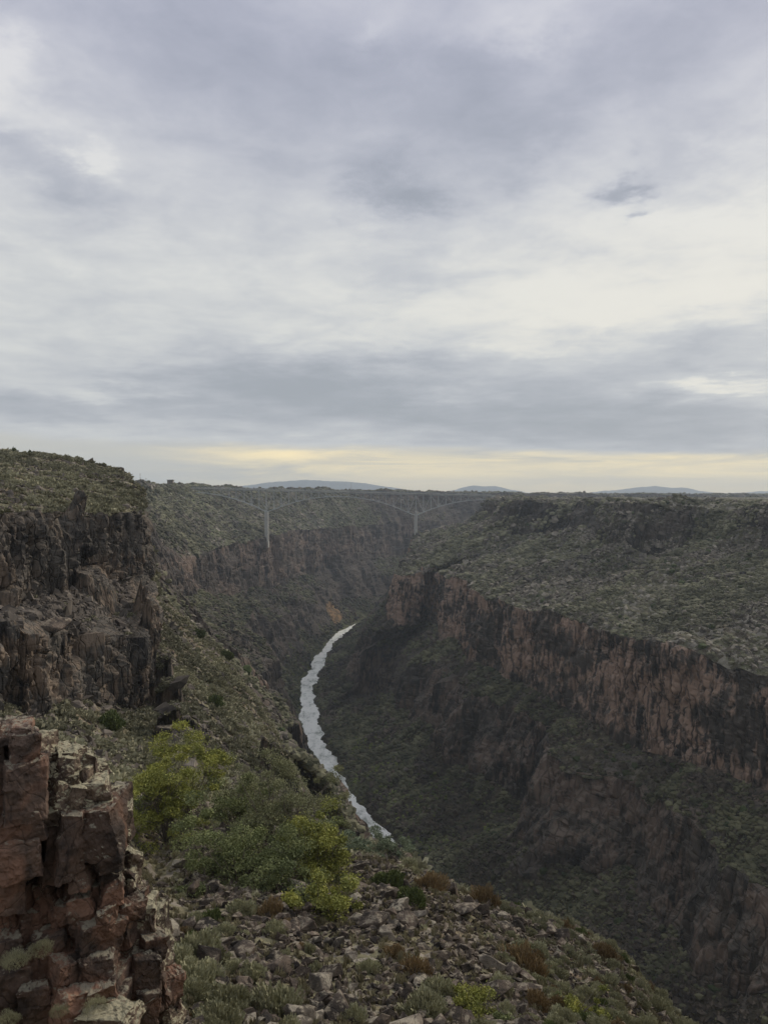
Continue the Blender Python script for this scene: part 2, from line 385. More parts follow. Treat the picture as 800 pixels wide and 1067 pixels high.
warm = (ss(3.6, 4.2, lab) * ss(5.4, 4.9, lab))[None, :] * np.ones(P.shape[:2]) + (ss(5.9, 6.2, lab) * .45)[None, :] * ss(.0, .5, fbm(P / 40, 3, 61)) + .35 * (ss(1.8, 2.2, lab) * ss(3.3, 3.0, lab))[None, :]
green = (ss(1.6, 1., lab))[None, :] * .9 + .25 * ss(-.1, .4, fbm(P / 60, 3, 62)) * np.ones(P.shape[:2])
clm = np.clip(cl * ss(1.2, 1.6, lab)[None, :] + .65 * ss(.08, .35, fbm(P / np.array([20, 20, 12], np.float32), 5, 63)) * (ss(1.2, 2., lab) * ss(4.1, 3.8, lab))[None, :], 0, 1)
clm *= 1 - (ss(5.9, 6.1, lab)[None, :]) * ss(.12, -.12, fbm(P / np.array([26, 26, 10], np.float32), 5, 65)) * .5
RWh = fbm(uv(arc(Lf[5]), P) / np.array([15, 1, 75], np.float32) + .25 * np.stack([fbm(P / 30, 2, 81)] * 3, -1), 4, 82)
RW = P; RWc = clm; RWl = lab
gw = link('right_gorge_wall', npmesh('right_gorge_wall', P, grid_faces(*P.shape[:2]), False, {'cliff': clm, 'warm': warm, 'green': green, 'gorge_shade': ss(4.3, 3.8, lab)[None, :] + 0 * clm}), M['right'])
tag(gw, kind='structure')
print('right', time.time() - T0)

# ---- left wall beyond the near spur
st = list(range(3, 21))
d1 = [26, 30, 33, 36, 36, 38, 36, 34, 32, 30, 30, 32, 35, 38, 40, 40, 40, 40]
z1 = [18, 20, 24, 26, 28, 34, 36, 34, 30, 26, 26, 26, 28, 30, 30, 30, 30, 30]
d2 = [32, 38, 42, 45, 45, 50, 50, 46, 42, 40, 40, 42, 45, 48, 50, 50, 50, 50]
z2 = [26, 34, 42, 46, 60, 70, 74, 70, 56, 50, 50, 50, 50, 50, 50, 50, 50, 50]
d3 = [60, 80, 100, 106, 100, 94, 90, 78, 70, 68, 66, 70, 75, 80, 80, 80, 80, 80]
z3 = [70, 84, 92, 98, 108, 108, 98, 88, 78, 70, 70, 74, 78, 80, 80, 80, 80, 80]
d4 = [68, 88, 108, 115, 109, 103, 99, 87, 79, 77, 75, 79, 84, 88, 88, 88, 88, 88]
z4 = [100, 112, 124, 129, 131, 132, 132, 133, 134, 134, 135, 135, 136, 136, 136, 136, 136, 136]
d5 = [120, 130, 140, 145, 140, 138, 150, 158, 166, 170, 168, 150, 130, 120, 115, 110, 110, 110]
z5 = [160, 168, 176, 180, 184, 187, 188, 190, 191, 192, 191, 188, 184, 178, 174, 172, 172, 172]
z6 = [176, 182, 188, 193, 195, 196, 197, 196.5, 196, 195.5, 195, 194.5, 193.5, 192, 190, 188, 184, 184]
lines = [[] for _ in range(10)]
for j, i in enumerate(st):
    dn = [4.6, 9.5, d1[j], d2[j], d3[j], d4[j], d5[j], d5[j] + 9, d5[j] + 90]
    zz = [-1.5, 2.5, z1[j], z2[j], z3[j], z4[j], z5[j], z6[j], z6[j] + 1]
    for k in range(9): lines[k].append(off(i, -dn[k], zz[k]))
    p = np.array(off(i, -dn[8], zz[8])); dd = np.array([-1., .25]) if j < 9 else np.array([-1. + (j - 9) * .11, .6 + (j - 9) * .05])
    lines[9].append((np.clip(p[0] + dd[0] * 9000, -9400, 9400), np.clip(p[1] + dd[1] * 9000, -9400, 9400), 183))
lines = [np.array(a, float) for a in lines]
tS = stations(lines[4], 850)
Lf = [fine(a, tS, .16) for a in lines]
lateral(Lf, (2, 3), -1, 22, 60, 203, 3); lateral(Lf, (4, 5), -1, 16, 52, 205, 4); lateral(Lf, (6, 7), -1, 10, 60, 208, 6); lateral(Lf, (0, 1), -1, 5.5, 16, 211, 0)
ff = np.clip(1. + 1.2 * fbm(Lf[3] / 50, 3, 221), .3, 1.3)[:, None]
av = (Lf[2] + Lf[3]) / 2; Lf[2], Lf[3] = av + (Lf[2] - av) * ff, av + (Lf[3] - av) * ff
Lf[4][:, 2] += 6 * fbm(Lf[4] / 40, 3, 233); Lf[5][:, 2] += 3 * fbm(Lf[5] / 30, 3, 234)
P, lab = rows(Lf, [6, 80, 60, 70, 100, 120, 40, 24, 40], {8: 3.})
calm = ss(8.6, 7.4, lab)[None, :] * ss(.6, 1.6, lab)[None, :]
P, cl, N2 = rock_detail(P, [(10, 40, 4.8), (4.2, 16, 2.4), (2.0, 7, 1.0)], (10, 3.0), (34, 7.), 300, calm, arc(Lf[5]))
warm = (ss(3.6, 4.2, lab) * ss(5.4, 4.9, lab))[None, :] * .6 + .3 * ss(.1, .5, fbm(P / 40, 3, 261))
green = (ss(1.7, 1., lab))[None, :] * .9 + .25 * ss(-.1, .4, fbm(P / 60, 3, 262))
clm = np.clip(cl * ss(1.2, 1.6, lab)[None, :] + .8 * ss(.12, .4, fbm(P / np.array([26, 26, 16], np.float32), 4, 263)) * (ss(1.2, 2., lab) * ss(4.1, 3.8, lab))[None, :], 0, 1)
och = np.zeros(P.shape[:2], np.float32)
for (a_, b_, c_, r1, r2) in ((350, 642, 1078, 11, 30), (343, 634, 1090, 9, 26), (333, 650, 1035, 11, 30), (324, 637, 1060, 9, 26), (316, 626, 1075, 7, 22)):
    p_ = at(a_, b_, c_); och = np.maximum(och, ss(1.2, .5, np.sqrt(((P[..., 0] - p_.x) / r1) ** 2 + ((P[..., 2] - p_.z) / 13) ** 2 + ((P[..., 1] - p_.y) / r2 / 1.4) ** 2)))
clm = clm * (1 - och)
LWh = fbm(uv(arc(Lf[5]), P) / np.array([19, 1, 85], np.float32) + .25 * np.stack([fbm(P / 30, 2, 84)] * 3, -1), 4, 85)
LW = P; LWc = clm; LWo = och; LWl = lab
gl = link('left_gorge_wall', npmesh('left_gorge_wall', P, grid_faces(*P.shape[:2]), False, {'cliff': clm, 'warm': warm, 'green': green, 'gorge_shade': .7 * ss(4.3, 3.8, lab)[None, :] + 0 * clm, 'ochre': och}), M['left'])
tag(gl, kind='structure')
print('left', time.time() - T0)

# ---- near spur, butte and the slope below the viewpoint (rows run away from the eye)
K = {
 -250: [(9, 1250), (12, 1100), (26, 900), (44, 800), (54, 750), (56, 650), (67, 636), (70, 530), (90, 495), (130, 470), (260, 480), (560, 500)],
 -60: [(10, 1250), (14, 1080), (33, 900), (55, 792), (66, 750), (69, 650), (83, 634), (86, 531), (112, 498), (165, 472), (260, 480), (560, 500)],
 0: [(12, 1200), (16, 1067), (35, 900), (60, 790), (73, 748), (75, 652), (90, 634), (93, 532), (120, 500), (175, 474), (265, 480), (560, 500)],
 75: [(12, 1200), (17, 1067), (36, 900), (70, 772), (88, 738), (90, 665), (109, 616), (112, 533), (135, 506), (185, 479), (280, 490), (560, 503)],
 125: [(12, 1200), (18, 1067), (38, 900), (80, 788), (108, 741), (110, 664), (129, 600), (132, 534), (150, 507), (180, 489), (280, 497), (560, 505)],
 134: [(12, 1200), (18, 1067), (38, 902), (80, 790), (110, 740), (112, 664), (131, 598), (134, 534), (150, 510), (172, 496), (285, 503), (560, 508)],
 150: [(12, 1200), (19, 1067), (40, 910), (75, 802), (118, 728), (121, 665), (139, 600), (142, 540), (150, 524), (162, 518), (200, 530), (300, 560)],
 154: [(12, 1200), (19, 1067), (40, 910), (75, 802), (118, 730), (121, 675), (139, 606), (143, 560), (152, 545), (165, 540), (210, 560), (305, 600)],
 160: [(12, 1200), (19, 1067), (40, 915), (78, 802), (118, 735), (128, 708), (142, 688), (160, 662), (185, 640), (228, 616), (285, -75.), (345, -120.)],
 200: [(12, 1200), (20, 1067), (34, 950), (50, 850), (75, 787), (100, 750), (135, 712), (165, 692), (195, 671), (228, 654), (280, -88.), (340, -130.)],
 250: [(12, 1200), (21, 1067), (33, 950), (50, 868), (75, 822), (100, 792), (130, 762), (155, 740), (180, 720), (205, 703), (250, -102.), (310, -145.)],
 290: [(12, 1200), (21.5, 1067), (32, 965), (48, 886), (70, 852), (95, 830), (115, 813), (135, 799), (150, 788), (182, 768), (220, -116.), (280, -160.)],
 330: [(12, 1200), (22, 1067), (31, 985), (45, 907), (62, 884), (80, 870), (95, 861), (108, 857), (125, 854), (148, 848), (185, -122.), (250, -168.)],
 350: [(12, 1200), (22, 1067), (30, 992), (42, 925), (54, 897), (65, 888), (75, 880), (85, 879), (97, 876), (112, 871), (155, -118.), (220, -175.)],
 385: [(12, 1200), (22.5, 1067), (29, 1000), (37, 942), (44, 917), (50, 903), (54, 897), (58, 892), (62, 888), (68, 886), (105, -88.), (200, -182.)],
 450: [(12, 1200), (23, 1067), (28, 1020), (33, 977), (38, 951), (42, 937), (45, 930), (48, 926), (51, 924), (55, 925), (95, -84.), (190, -182.)],
 550: [(12, 1200), (26, 1067), (30, 1037), (34, 1010), (38, 987), (41, 975), (44, 967), (47, 961), (50, 958), (53, 959), (90, -84.), (190, -178.)],
 640: [(12, 1200), (30, 1067), (33, 1051), (36, 1035), (39, 1020), (42, 1009), (44, 1004), (47, 999), (49, 996), (52, 997), (88, -86.), (180, -172.)],
 700: [(12, 1200), (33, 1102), (36, 1090), (39, 1079), (42, 1071), (44, 1067), (46, 1064), (48, 1062), (50, 1062), (53, 1064), (86, -90.), (170, -168.)],
 800: [(12, 1200), (33, 1165), (36, 1155), (39, 1146), (42, 1140), (44, 1137), (46, 1134), (48, 1133), (50, 1133), (53, 1135), (84, -92.), (160, -162.)],
 1300: [(12, 1250), (30, 1215), (33, 1205), (36, 1200), (39, 1195), (42, 1190), (44, 1190), (46, 1190), (48, 1190), (50, 1190), (78, -92.), (150, -160.)],
}
kx = sorted(K)
pxs = np.concatenate([np.linspace(-250, -25, 50)[:-1], np.arange(-25, 132, .9), np.arange(132, 163, .32), np.arange(163, 730, .9), np.linspace(730, 1300, 70)])
nl = 14; Yk = np.zeros((len(kx), nl)); Zk = np.zeros((len(kx), nl))
for i, k in enumerate(kx):
    Yk[i, 0], Zk[i, 0] = 2.2, -1.75; Yk[i, 1], Zk[i, 1] = 5, -4.6
    for j, (Y, py) in enumerate(K[k]):
        Yk[i, j + 2] = Y; Zk[i, j + 2] = py if py <= 0 else dzf(400, py, Y)
Yl = np.stack([np.interp(pxs, kx, Yk[:, j]) for j in range(nl)], 1); Zl = np.stack([np.interp(pxs, kx, Zk[:, j]) for j in range(nl)], 1)
# irregular edges: the cliff lines wander towards and away from the eye
nz_ = fbm(np.stack([pxs / 38, pxs * 0, pxs * 0], 1), 2, 71)
wob = (ss(160, 140, pxs))
Yl[:, 6] += nz_ * 4 * wob; Yl[:, 7] += nz_ * 4 * wob
nz2 = fbm(np.stack([pxs / 36, pxs * 0 + 5, pxs * 0], 1), 2, 72)
Yl[:, 8] += nz2 * 5.5 * wob; Yl[:, 9] += nz2 * 5 * wob
Ln = [np.stack([(pxs - 400) / F * Yl[:, j] , Yl[:, j], CZ + Zl[:, j]], 1) for j in range(nl)]
P, lab = rows(Ln, [6, 10, 24, 130, 130, 100, 90, 70, 110, 90, 110, 30, 14])
dist = np.hypot(P[..., 0], P[..., 1])
# small bare outcrops on the spur slope
N = normals(P); calm = ss(4, 12, dist)
sca = np.clip(dist / 100, .2, 1.4)
bigs = fbm(P / 16, 4, 400) * 1.5 * ss(10, 80, dist) + fbm(P / 4, 3, 404) * .45 * ss(8, 40, dist)
mac = np.abs(N[..., 2]); mac = smooth_nz(N); c = ss(.74, .5, mac) * ss(45, 70, dist) * ss(168, 150, pxs)[:, None] * ss(5.9, 6., lab)[None, :]
P = P + N * (bigs * (1 - .4 * c))[..., None]
H = blur(N, 22, 26); H[..., 2] *= .2
m = c > .03; add = cells_add(uv(pxs[:, None] / F * Yl[:, 8:9] + .35 * Yl[:, 8:9] + 0 * P[..., 0], P)[m], [(4.0, 15, 3.3), (1.9, 7, 2.2), (.85, 3.4, .8), (.4, 1.1, .25)], 420, .3); N = blur(N, 5, 5)
P[m] += H[m] * (add * c[m])[..., None]
# rocky ribs standing out of the slope
rib = np.zeros(P.shape[:2], np.float32)
def add_rib(px, py, Y, wx, hz, out):
    global P, rib
    p = at(px, py, Y)
    d = np.sqrt(((P[..., 0] - p.x) / wx) ** 2 + ((P[..., 1] - p.y) / (wx * 1.3)) ** 2)
    k = ss(1.15, .75, d + .25 * fbm(P / (wx * .5), 3, int(px)))
    P[..., 2] += (k * hz).astype(np.float32); rib = np.maximum(rib, ss(.02, .2, k) * ss(1.0, .93, k) + .35 * k)
for a in [(176, 748, 92, 1.6, 2.4, 1), (176, 715, 112, 2., 3.2, 1), (288, 800, 108, 2.2, 5.0, 1), (300, 815, 104, 1.7, 3.0, 1), (100, 640, 116, 3.2, 3.0, 1), (205, 760, 88, 1.8, 1.6, 1), (165, 690, 120, 2.5, 5, 1), (262, 790, 90, 1.4, 1.4, 1)]: add_rib(*a)
P = P + (N * (fbm(P / 1.3, 4, 430, .5) * .28 * calm * sca)[..., None])
NS = P
clm = np.clip(c + rib + .55 * ss(-.15, .2, fbm(P / 5, 3, 431)) * ss(166, 156, pxs)[:, None] * (ss(6.9, 7.1, lab) * ss(8.2, 8., lab))[None, :], 0, 1)
slope_rock = .75 * ss(.1, .4, fbm(P / 9, 4, 440)) * (1 - ss(250, 500, dist))
clm = np.clip(clm + slope_rock * ss(9., 9.5, 0 * dist + 9.6) * (ss(10.2, 9.8, lab)[None, :] + (pxs > 160)[:, None]).clip(0, 1) * .6, 0, 1)
warm = .35 + .65 * ss(-.1, .3, fbm(P / 14, 3, 441)) * np.ones(P.shape[:2]); green = .2 * ss(0, .4, fbm(P / 8, 3, 442))
ns = link('near_slope', npmesh('near_slope', P, grid_faces(*P.shape[:2]), False, {'cliff': clm, 'warm': warm, 'green': green + 0 * dist}), M['near'])
ns.name = 'near_hillside'; tag(ns, kind='structure'); NSl = lab; NSc = clm
print('near', time.time() - T0)

# ground the photographer stands on, and behind
bm = bmesh.new()
for x in np.linspace(-400, 400, 41):
    for y in np.linspace(-300, 2.15, 16): bm.verts.new((x, y, 183.2 + .4 * math.sin(x * .05) * (abs(x) > 20)))
bm.verts.ensure_lookup_table()
for i in range(40):
    for j in range(15): bm.faces.new([bm.verts[i * 16 + j], bm.verts[(i + 1) * 16 + j], bm.verts[(i + 1) * 16 + j + 1], bm.verts[i * 16 + j + 1]])
g = link('ground', bm_mesh('ground', bm), M['near']); tag(g, kind='structure')

# ---- river
tt = stations(RCz[:19], 1500); cl_ = fine(RCz[:19], tt, .14); n_ = hnorm(cl_, 1)
cols = []
for s in np.linspace(-1, 1, 41):
    p = cl_ + n_ * (s * 15); p[:, 2] = .25; cols.append(p)
P = np.stack(cols, 1); q = P.copy(); P[..., 2] += .30 * fbm(q / 3.2, 4, 500, .6) + .18 * fbm(q / .9, 2, 505)
m, t, b = newmat('river_water'); Pp = geo_pos(t)
foam = t.m('ADD', t.noise(t.vmul(Pp, (1, .45, 1)), .13, 6, .68), t.m('MULTIPLY', t.noise(Pp, .02, 2), .35))
foam = t.m('ADD', foam, t.m('MULTIPLY', t.m('SUBTRACT', t.noise(Pp, .5, 5, .7), .5), .35)); f = t.mr(foam, .46, .74)
t.l.new(t.mix(f, (.36, .385, .335), (.88, .88, .83)), b.inputs['Base Color'])
t.l.new(t.mr(f, 0, 1, .22, .7), b.inputs['Roughness']); b.inputs['Specular IOR Level'].default_value = .4
bump(t, b, t.noise(Pp, .9, 5, .6), .5, .7)
rv = link('river', npmesh('river', P, grid_faces(*P.shape[:2]), True), m); tag(rv, kind='structure')

# ---- far hills on the horizon
def hill(name, pts, Y, depth, seed):
    """pts: (px, py) skyline; a ridge with two sloping sides"""
    px = np.linspace(pts[0][0], pts[-1][0], 260); py = np.interp(px, [a for a, _ in pts], [b for _, b in pts])
    h = CZ + dzf(px, py, Y); h = h + 7 * fbm(np.stack([px / 9, px * 0, px * 0], 1), 5, seed, .6) * ss(0, 12, h - 181)
    x = (px - 400) / F * Y; rowsl = []
    for s in np.linspace(-1, 1, 31):
        k = 1 - abs(s); k = k ** 1.1
        z = 176 + (h - 176) * k; y = Y + s * depth
        p = np.stack([x, y + 0 * x, z], 1); p[:, 2] += 30 * (k * (1 - k) * 4) * fbm(p / 160, 4, seed + 3) * (h - 176) / 90; rowsl.append(p)
    P = np.stack(rowsl, 1); o = link(name, npmesh(name, P, grid_faces(*P.shape[:2]), True), M['hill']); tag(o, kind='structure'); return o
M['hill'] = plain('hill_scrub', (.10, .115, .12), .95, var=.3, scale=.02)
hill('hills', [(170, 516), (215, 510), (250, 507), (275, 503.5), (300, 501), (322, 500), (345, 501.5), (368, 502), (395, 506), (420, 509.5), (450, 513.5), (475, 517)], 8000, 900, 600)
hill('hills', [(452, 517), (470, 511.5), (480, 508), (492, 505.8), (505, 507), (515, 506), (530, 509.5), (550, 513.5), (575, 515), (590, 517)], 8400, 700, 620)
hill('hills', [(575, 517), (605, 514), (630, 511.5), (648, 510), (662, 507.5), (682, 506.5), (700, 508.5), (714, 508), (730, 512.5), (755, 514.5), (790, 512), (830, 511), (880, 516), (900, 518)], 8300, 800, 640)

# ------------------------------------------------------------------ small shapes
def hull(seed, n=15, sx=1., sy=.8, sz=.65, bev=0.):
    r = random.Random(seed); bm = bmesh.new()
    for _ in range(n):
        v = Vector((r.gauss(0, 1), r.gauss(0, 1), r.gauss(0, 1))).normalized()
        # pull towards a box so faces are flat and edges sharp
        mx = max(abs(v.x), abs(v.y), abs(v.z)); v = v * (1 - .5) + v / mx * .5
        bm.verts.new((v.x * sx * r.uniform(.75, 1.1), v.y * sy * r.uniform(.75, 1.1), v.z * sz * r.uniform(.75, 1.1)))
    res = bmesh.ops.convex_hull(bm, input=bm.verts)
    bmesh.ops.delete(bm, geom=[g_ for g_ in set(res['geom_interior'] + res['geom_unused']) if isinstance(g_, bmesh.types.BMVert)], context='VERTS')
    if bev:
        bmesh.ops.dissolve_limit(bm, angle_limit=.2, verts=bm.verts, edges=bm.edges)
        bmesh.ops.bevel(bm, geom=bm.edges[:] + bm.verts[:], offset=bev, segments=1, affect='EDGES', profile=.6)
    return bm_mesh('boulder', bm)
bould = [hull(k, 14 + k % 6, 1, random.uniform(.6, .95), random.uniform(.45, .75), .035) for k in range(14)]
rock_lo = [mesh_arrays(hull(50 + k, 9, 1, .8, .7)) for k in range(8)]
def blob(seed, sub=1, j=.28):
    bm = bmesh.new(); bmesh.ops.create_icosphere(bm, subdivisions=sub, radius=1); r = random.Random(seed)
    for v in bm.verts: v.co *= r.uniform(1 - j, 1 + j); v.co.z *= .75
    me = bm_mesh('blob', bm); return mesh_arrays(me)
blobs1 = [blob(k, 1) for k in range(6)]
def tuft(seed, n, leaf, up=.5, w=1., h=.8, thin=.4):
    """dome of small leaf faces, base at z=0, radius about 1"""
    r = np.random.default_rng(seed)
    th = r.uniform(0, 6.283, n); cz_ = r.uniform(.02, 1, n); rad = r.uniform(.35, 1, n) ** .5
    lump = .75 + .35 * vn(np.stack([np.cos(th) * 1.7, np.sin(th) * 1.7, cz_ * 2], 1), seed)
    s_ = np.sqrt(1 - cz_ ** 2)
    c = np.stack([np.cos(th) * s_ * rad * lump * w, np.sin(th) * s_ * rad * lump * w, cz_ * rad * lump * h], 1)
    d = c * 1. ; d[:, 2] += up; d += r.normal(0, .35, d.shape); d /= np.linalg.norm(d, axis=1, keepdims=True)
    s = np.cross(d, r.normal(0, 1, d.shape)); s /= np.linalg.norm(s, axis=1, keepdims=True)
    L = leaf * r.uniform(.6, 1.3, n)[:, None]
    V = np.stack([c - s * L * thin - d * L * .6, c + s * L * thin - d * L * .6, c + s * L * thin * .7 + d * L, c - s * L * thin * .7 + d * L], 1)
    return V.reshape(-1, 3), np.arange(n * 4, dtype=np.int32).reshape(n, 4)
# ------------------------------------------------------------------ scatter on slopes
def cand(P, cl, sel, clmax=.5, pad=25):
    X, Y, Z = P[..., 0], P[..., 1], P[..., 2] - CZ
    fy = Y * cp - Z * sp; fz = Y * sp + Z * cp
    px = 400 + F * X / np.maximum(fy, 1); py = 533.5 - F * fz / np.maximum(fy, 1)
    ok = (px > -pad) & (px < 800 + pad) & (py > 440) & (py < 1067 + pad) & (fy > 1) & sel & (cl < clmax)
    a = np.linalg.norm(np.cross(np.gradient(P, axis=0), np.gradient(P, axis=1)), axis=-1)
    return ok, a, px, py, fy
def pick(ok, w, n, P):
    idx = np.flatnonzero(ok.ravel()); pr = w.ravel()[idx].astype(float); pr /= pr.sum()
    i = rng.choice(idx, size=min(n, len(idx)), replace=False, p=pr)
    return i, P.reshape(-1, 3)[i] + rng.normal(0, .05, (len(i), 3))
def stuff(name, me, mat, label):
    o = link(name, me, mat); tag(o, label, {'talus_rubble': 'rubble', 'scrub_vegetation': 'scrub', 'grass': 'grass'}.get(name.split('.')[0], 'scrub'), None, 'stuff'); return o
NOT = lambda l, a, b: ((l > a) & (l < b))[None, :]
for (P, c, l, name, nr, ns_, far_) in ((RW, RWc, RWl, 'right', 70000, 80000, 'right'), (LW, LWc, LWl, 'left', 36000, 46000, 'left')):
    sel = NOT(l, 1.0, 7.9) & np.ones(P.shape[:2], bool)
    ok, a, px, py, fy = cand(P, c, sel, .9); a = a * (1 - .75 * ss(.35, .8, c)); fr = fy.ravel()
    big_ = fbm(P / 38, 4, 703) + 1.5 * (RWh if name == 'right' else LWh); w = a / np.maximum(fy, 150)
    if name == 'left': w = w * (1 - LWo) ** 2
    for low in (True, False):
        part = (l < 4.0)[None, :] if low else (l >= 4.0)[None, :]
        k1, k2 = (nr // 2, ns_ // 2)
        wt = w * (ss(-.2, .3, fbm(P / 25, 3, 700) - .5 * big_) ** 1.5 + .05)
        i, p = pick(ok & part, wt, k1, P); sc = np.exp(rng.normal(-.35, .65, len(i))).clip(.2, 3.)[:, None] * rng.uniform(.7, 1.2, (len(i), 3)) * (fr[i] / 420).clip(.8, 1.7)[:, None] * .9
        stuff('talus_rubble', merge('rubble_' + name, rock_lo, p, sc), M['rock_low_shade' if low else 'rock_far'], 'dark loose rocks strewn over the %s talus of the %s gorge wall' % ('lower' if low else 'upper', name))
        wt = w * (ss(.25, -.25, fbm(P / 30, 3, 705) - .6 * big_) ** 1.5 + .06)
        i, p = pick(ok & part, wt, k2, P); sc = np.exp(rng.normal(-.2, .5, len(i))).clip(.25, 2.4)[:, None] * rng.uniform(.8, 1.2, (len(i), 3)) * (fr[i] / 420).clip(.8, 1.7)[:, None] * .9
        stuff('scrub_vegetation', merge('scrub_' + name, blobs1, p, sc, .3), M['sage_low_shade' if low else 'sage_far'], '%s scrub dotted over the %s slopes of the %s gorge wall' % ('dark green' if low else 'grey green', 'lower' if low else 'upper', name))
    i, p = pick(ok & (l > 1.5)[None, :], w, 420, P); sc = rng.uniform(1.1, 2.1, (len(i), 1)) * np.array([1, 1, 1.25])
    stuff('scrub_vegetation', merge('juniper_' + name, blobs1, p, sc, .2), M['juniper_far'], 'scattered dark junipers on the slopes of the %s gorge wall' % name)
    okb = ok & ((l > .75) & (l < 2.0))[None, :] & (fy > 380)
    i, p = pick(okb, w * (ss(-.1, .3, fbm(P / 18, 3, 712)) + .03) * ss(2., 1., l)[None, :], 3000, P); sc = rng.uniform(.4, 1.3, (len(i), 1)) * np.array([1, 1, 1.1])
    stuff('scrub_vegetation', merge('bank_' + name, blobs1, p, sc, .3), M['bank_bush'], 'fresh green bushes lining the %s bank of the river' % name)
print('far scatter', time.time() - T0)

# ------------------------------------------------------------------ near slope: scrub and rubble seen as masses
P, c, l = NS, NSc, NSl
PXg = pxs[:, None] + 0 * l[None, :]
LG = l[None, :] + 0 * PXg
okn, an, pxn, pyn, fyn = cand(P, c, (LG > 1.2) & (LG < 12.0), .75)
front_ok = okn & ((PXg < 165) | (LG < 11.05)) & (LG < 11.8)
PF = P.reshape(-1, 3)
fyr = fyn.ravel(); pxr = pxn.ravel(); pyr = pyn.ravel()
# how bouldery a spot is: the rockfall under the viewpoint
def rocky(px, py, fy):
    return ss(170, 215, px) * (.45 + .55 * ss(600, 520, px)) * ss(62, 50, fy) + .25
# mid-distance scrub
mid = front_ok & (fyn > 52)
veg = (ss(-.25, .25, fbm(P / 7, 3, 710)) * .9 + .1) * (1 - .93 * ((PXg < 158) & (LG > 6.8) & (LG < 8.3)))
i, p = pick(mid, an * veg / np.maximum(fyn, 50) ** 1.0, 26000, P)
tv = [tuft(900 + k, 46, .26, .6, 1, .8, .6) for k in range(6)]
sc = (np.exp(rng.normal(-.75, .33, len(i))) * (1 + .25 * ss(60, 160, fyr[i])))[:, None] * np.array([1, 1, .85])
p[:, 2] -= .05
stuff('scrub_vegetation', merge('scrub_near', tv, p, sc, .15), M['sage_mid'], 'grey green sagebrush covering the near spur and the hilltop')
i, p = pick(mid, an * (1.1 - veg) / np.maximum(fyn, 50) * (1 + 5 * ((PXg < 158) & (LG > 6.8) & (LG < 8.3))), 12000, P)
sc = np.exp(rng.normal(-1.05, .5, len(i)))[:, None] * rng.uniform(.6, 1.2, (len(i), 3))
stuff('talus_rubble', merge('rubble_spur', rock_lo, p, sc, 1.), M['rock_near'], 'broken grey basalt scattered over the near spur')
# grass on the foreground slope
near = front_ok & (fyn < 60) & (pyn > 860)
gv = [tuft(940 + k, 40, .55, 1.6, .6, .7, .10) for k in range(5)]
M['grass'] = var_mat('dry_grass', (.15, .13, .075), (.30, .27, .17), 1.5)
i, p = pick(near, an, 5200, P); sc = rng.uniform(.12, .3, (len(i), 1)) * np.ones(3)
stuff('grass', merge('grass', gv, p, sc, .1), M['grass'], 'pale dry grass between the stones of the foreground slope')
# rubble on the foreground slope
rk = rocky(pxn, pyn, fyn) * ss(-.4, .1, fbm(P / 4, 3, 720))
i, p = pick(near | (front_ok & (fyn < 60)), an * (rk + .05), 15000, P)
sc = (np.exp(rng.normal(-2.0, .45, len(i))))[:, None] * rng.uniform(.6, 1.3, (len(i), 3))
stuff('talus_rubble', merge('rubble_fore', rock_lo, p, sc, 1.), M['boulder'], 'small broken stones filling the gaps of the foreground rockfall')

print('near stuff', time.time() - T0)
# ------------------------------------------------------------------ named boulders
def zone(px, py):
    if py < 900: return 'beside the leafy trees' if px < 400 else 'on the crest above the river'
    if px < 210: return 'beside the big red rock outcrop'
    if px < 300: return 'below the green trees next to the sagebrush'
    if px < 400: return 'right below the bright yellow green tree'
    if px < 480: return 'in the heart of the rockfall' if py < 1000 else 'in the bottom corner of the rockfall'
    return 'on the right flank of the rockfall' if py < 1000 else 'above the bright green bush'
cnt = 0; placed = []
def put_boulder(p, s, mat, label, group, tilt=.5, mesh=None, sq=None):
    o = bpy.data.objects.new('boulder', mesh or random.choice(BM[mat])); C.objects.link(o)
    o.location = p; o.scale = sq or (s * random.uniform(.85, 1.2), s * random.uniform(.85, 1.15), s * random.uniform(.8, 1.15)); o.rotation_euler = (random.gauss(0, tilt), random.gauss(0, tilt), random.uniform(0, 6.28))
    tag(o, label, 'boulder', group); return o
BM = {}
for key in ('boulder', 'boulder_pale'):
    BM[key] = []
    for k, me in enumerate(bould):
        me2 = me.copy(); me2.materials.append(M[key]); BM[key].append(me2)
i, p = pick(near & (pxn > 178) & (LG > 2.4), an * (rk ** 1.5), 2600, P)
sz = np.exp(rng.normal(-1.6, .55, len(i))).clip(.08, .68)
app = sz / fyr[i]; order = np.argsort(-app)
for k, j in enumerate(order[:284]):
    q = p[j].copy(); s = float(sz[j]); q[2] += s * .12
    pale = random.random() < .2
    zn = zone(pxr[i[j]], pyr[i[j]]); big = 'large' if s > .5 else ('small' if s < .3 else 'medium')
    lab_ = '%s %s boulder %s' % (big, 'pale grey lichened' if pale else 'dark brown basalt', zn)
    put_boulder(q, s, 'boulder_pale' if pale else 'boulder', lab_, lab_.replace('boulder', 'boulders'))
rest = order[284:]; q = p[rest]; ss_ = sz[rest][:, None] * rng.uniform(.7, 1.1, (len(rest), 3))
hv = [mesh_arrays(me) for me in bould]
stuff('talus_rubble', merge('rubble_mid', hv, q, ss_, .6), M['boulder'], 'fist to chair sized rocks packed between the boulders of the rockfall')
def ground_z(x, y):
    d = (P[..., 0] - x) ** 2 + (P[..., 1] - y) ** 2; k = np.argmin(d); return float(PF[k, 2])
def onslope(px, py):
    d = np.where(okn, (pxn - px) ** 2 + (pyn - py) ** 2, 1e9); k = int(np.argmin(d)); return Vector(PF[k].tolist()), float(fyr[k])
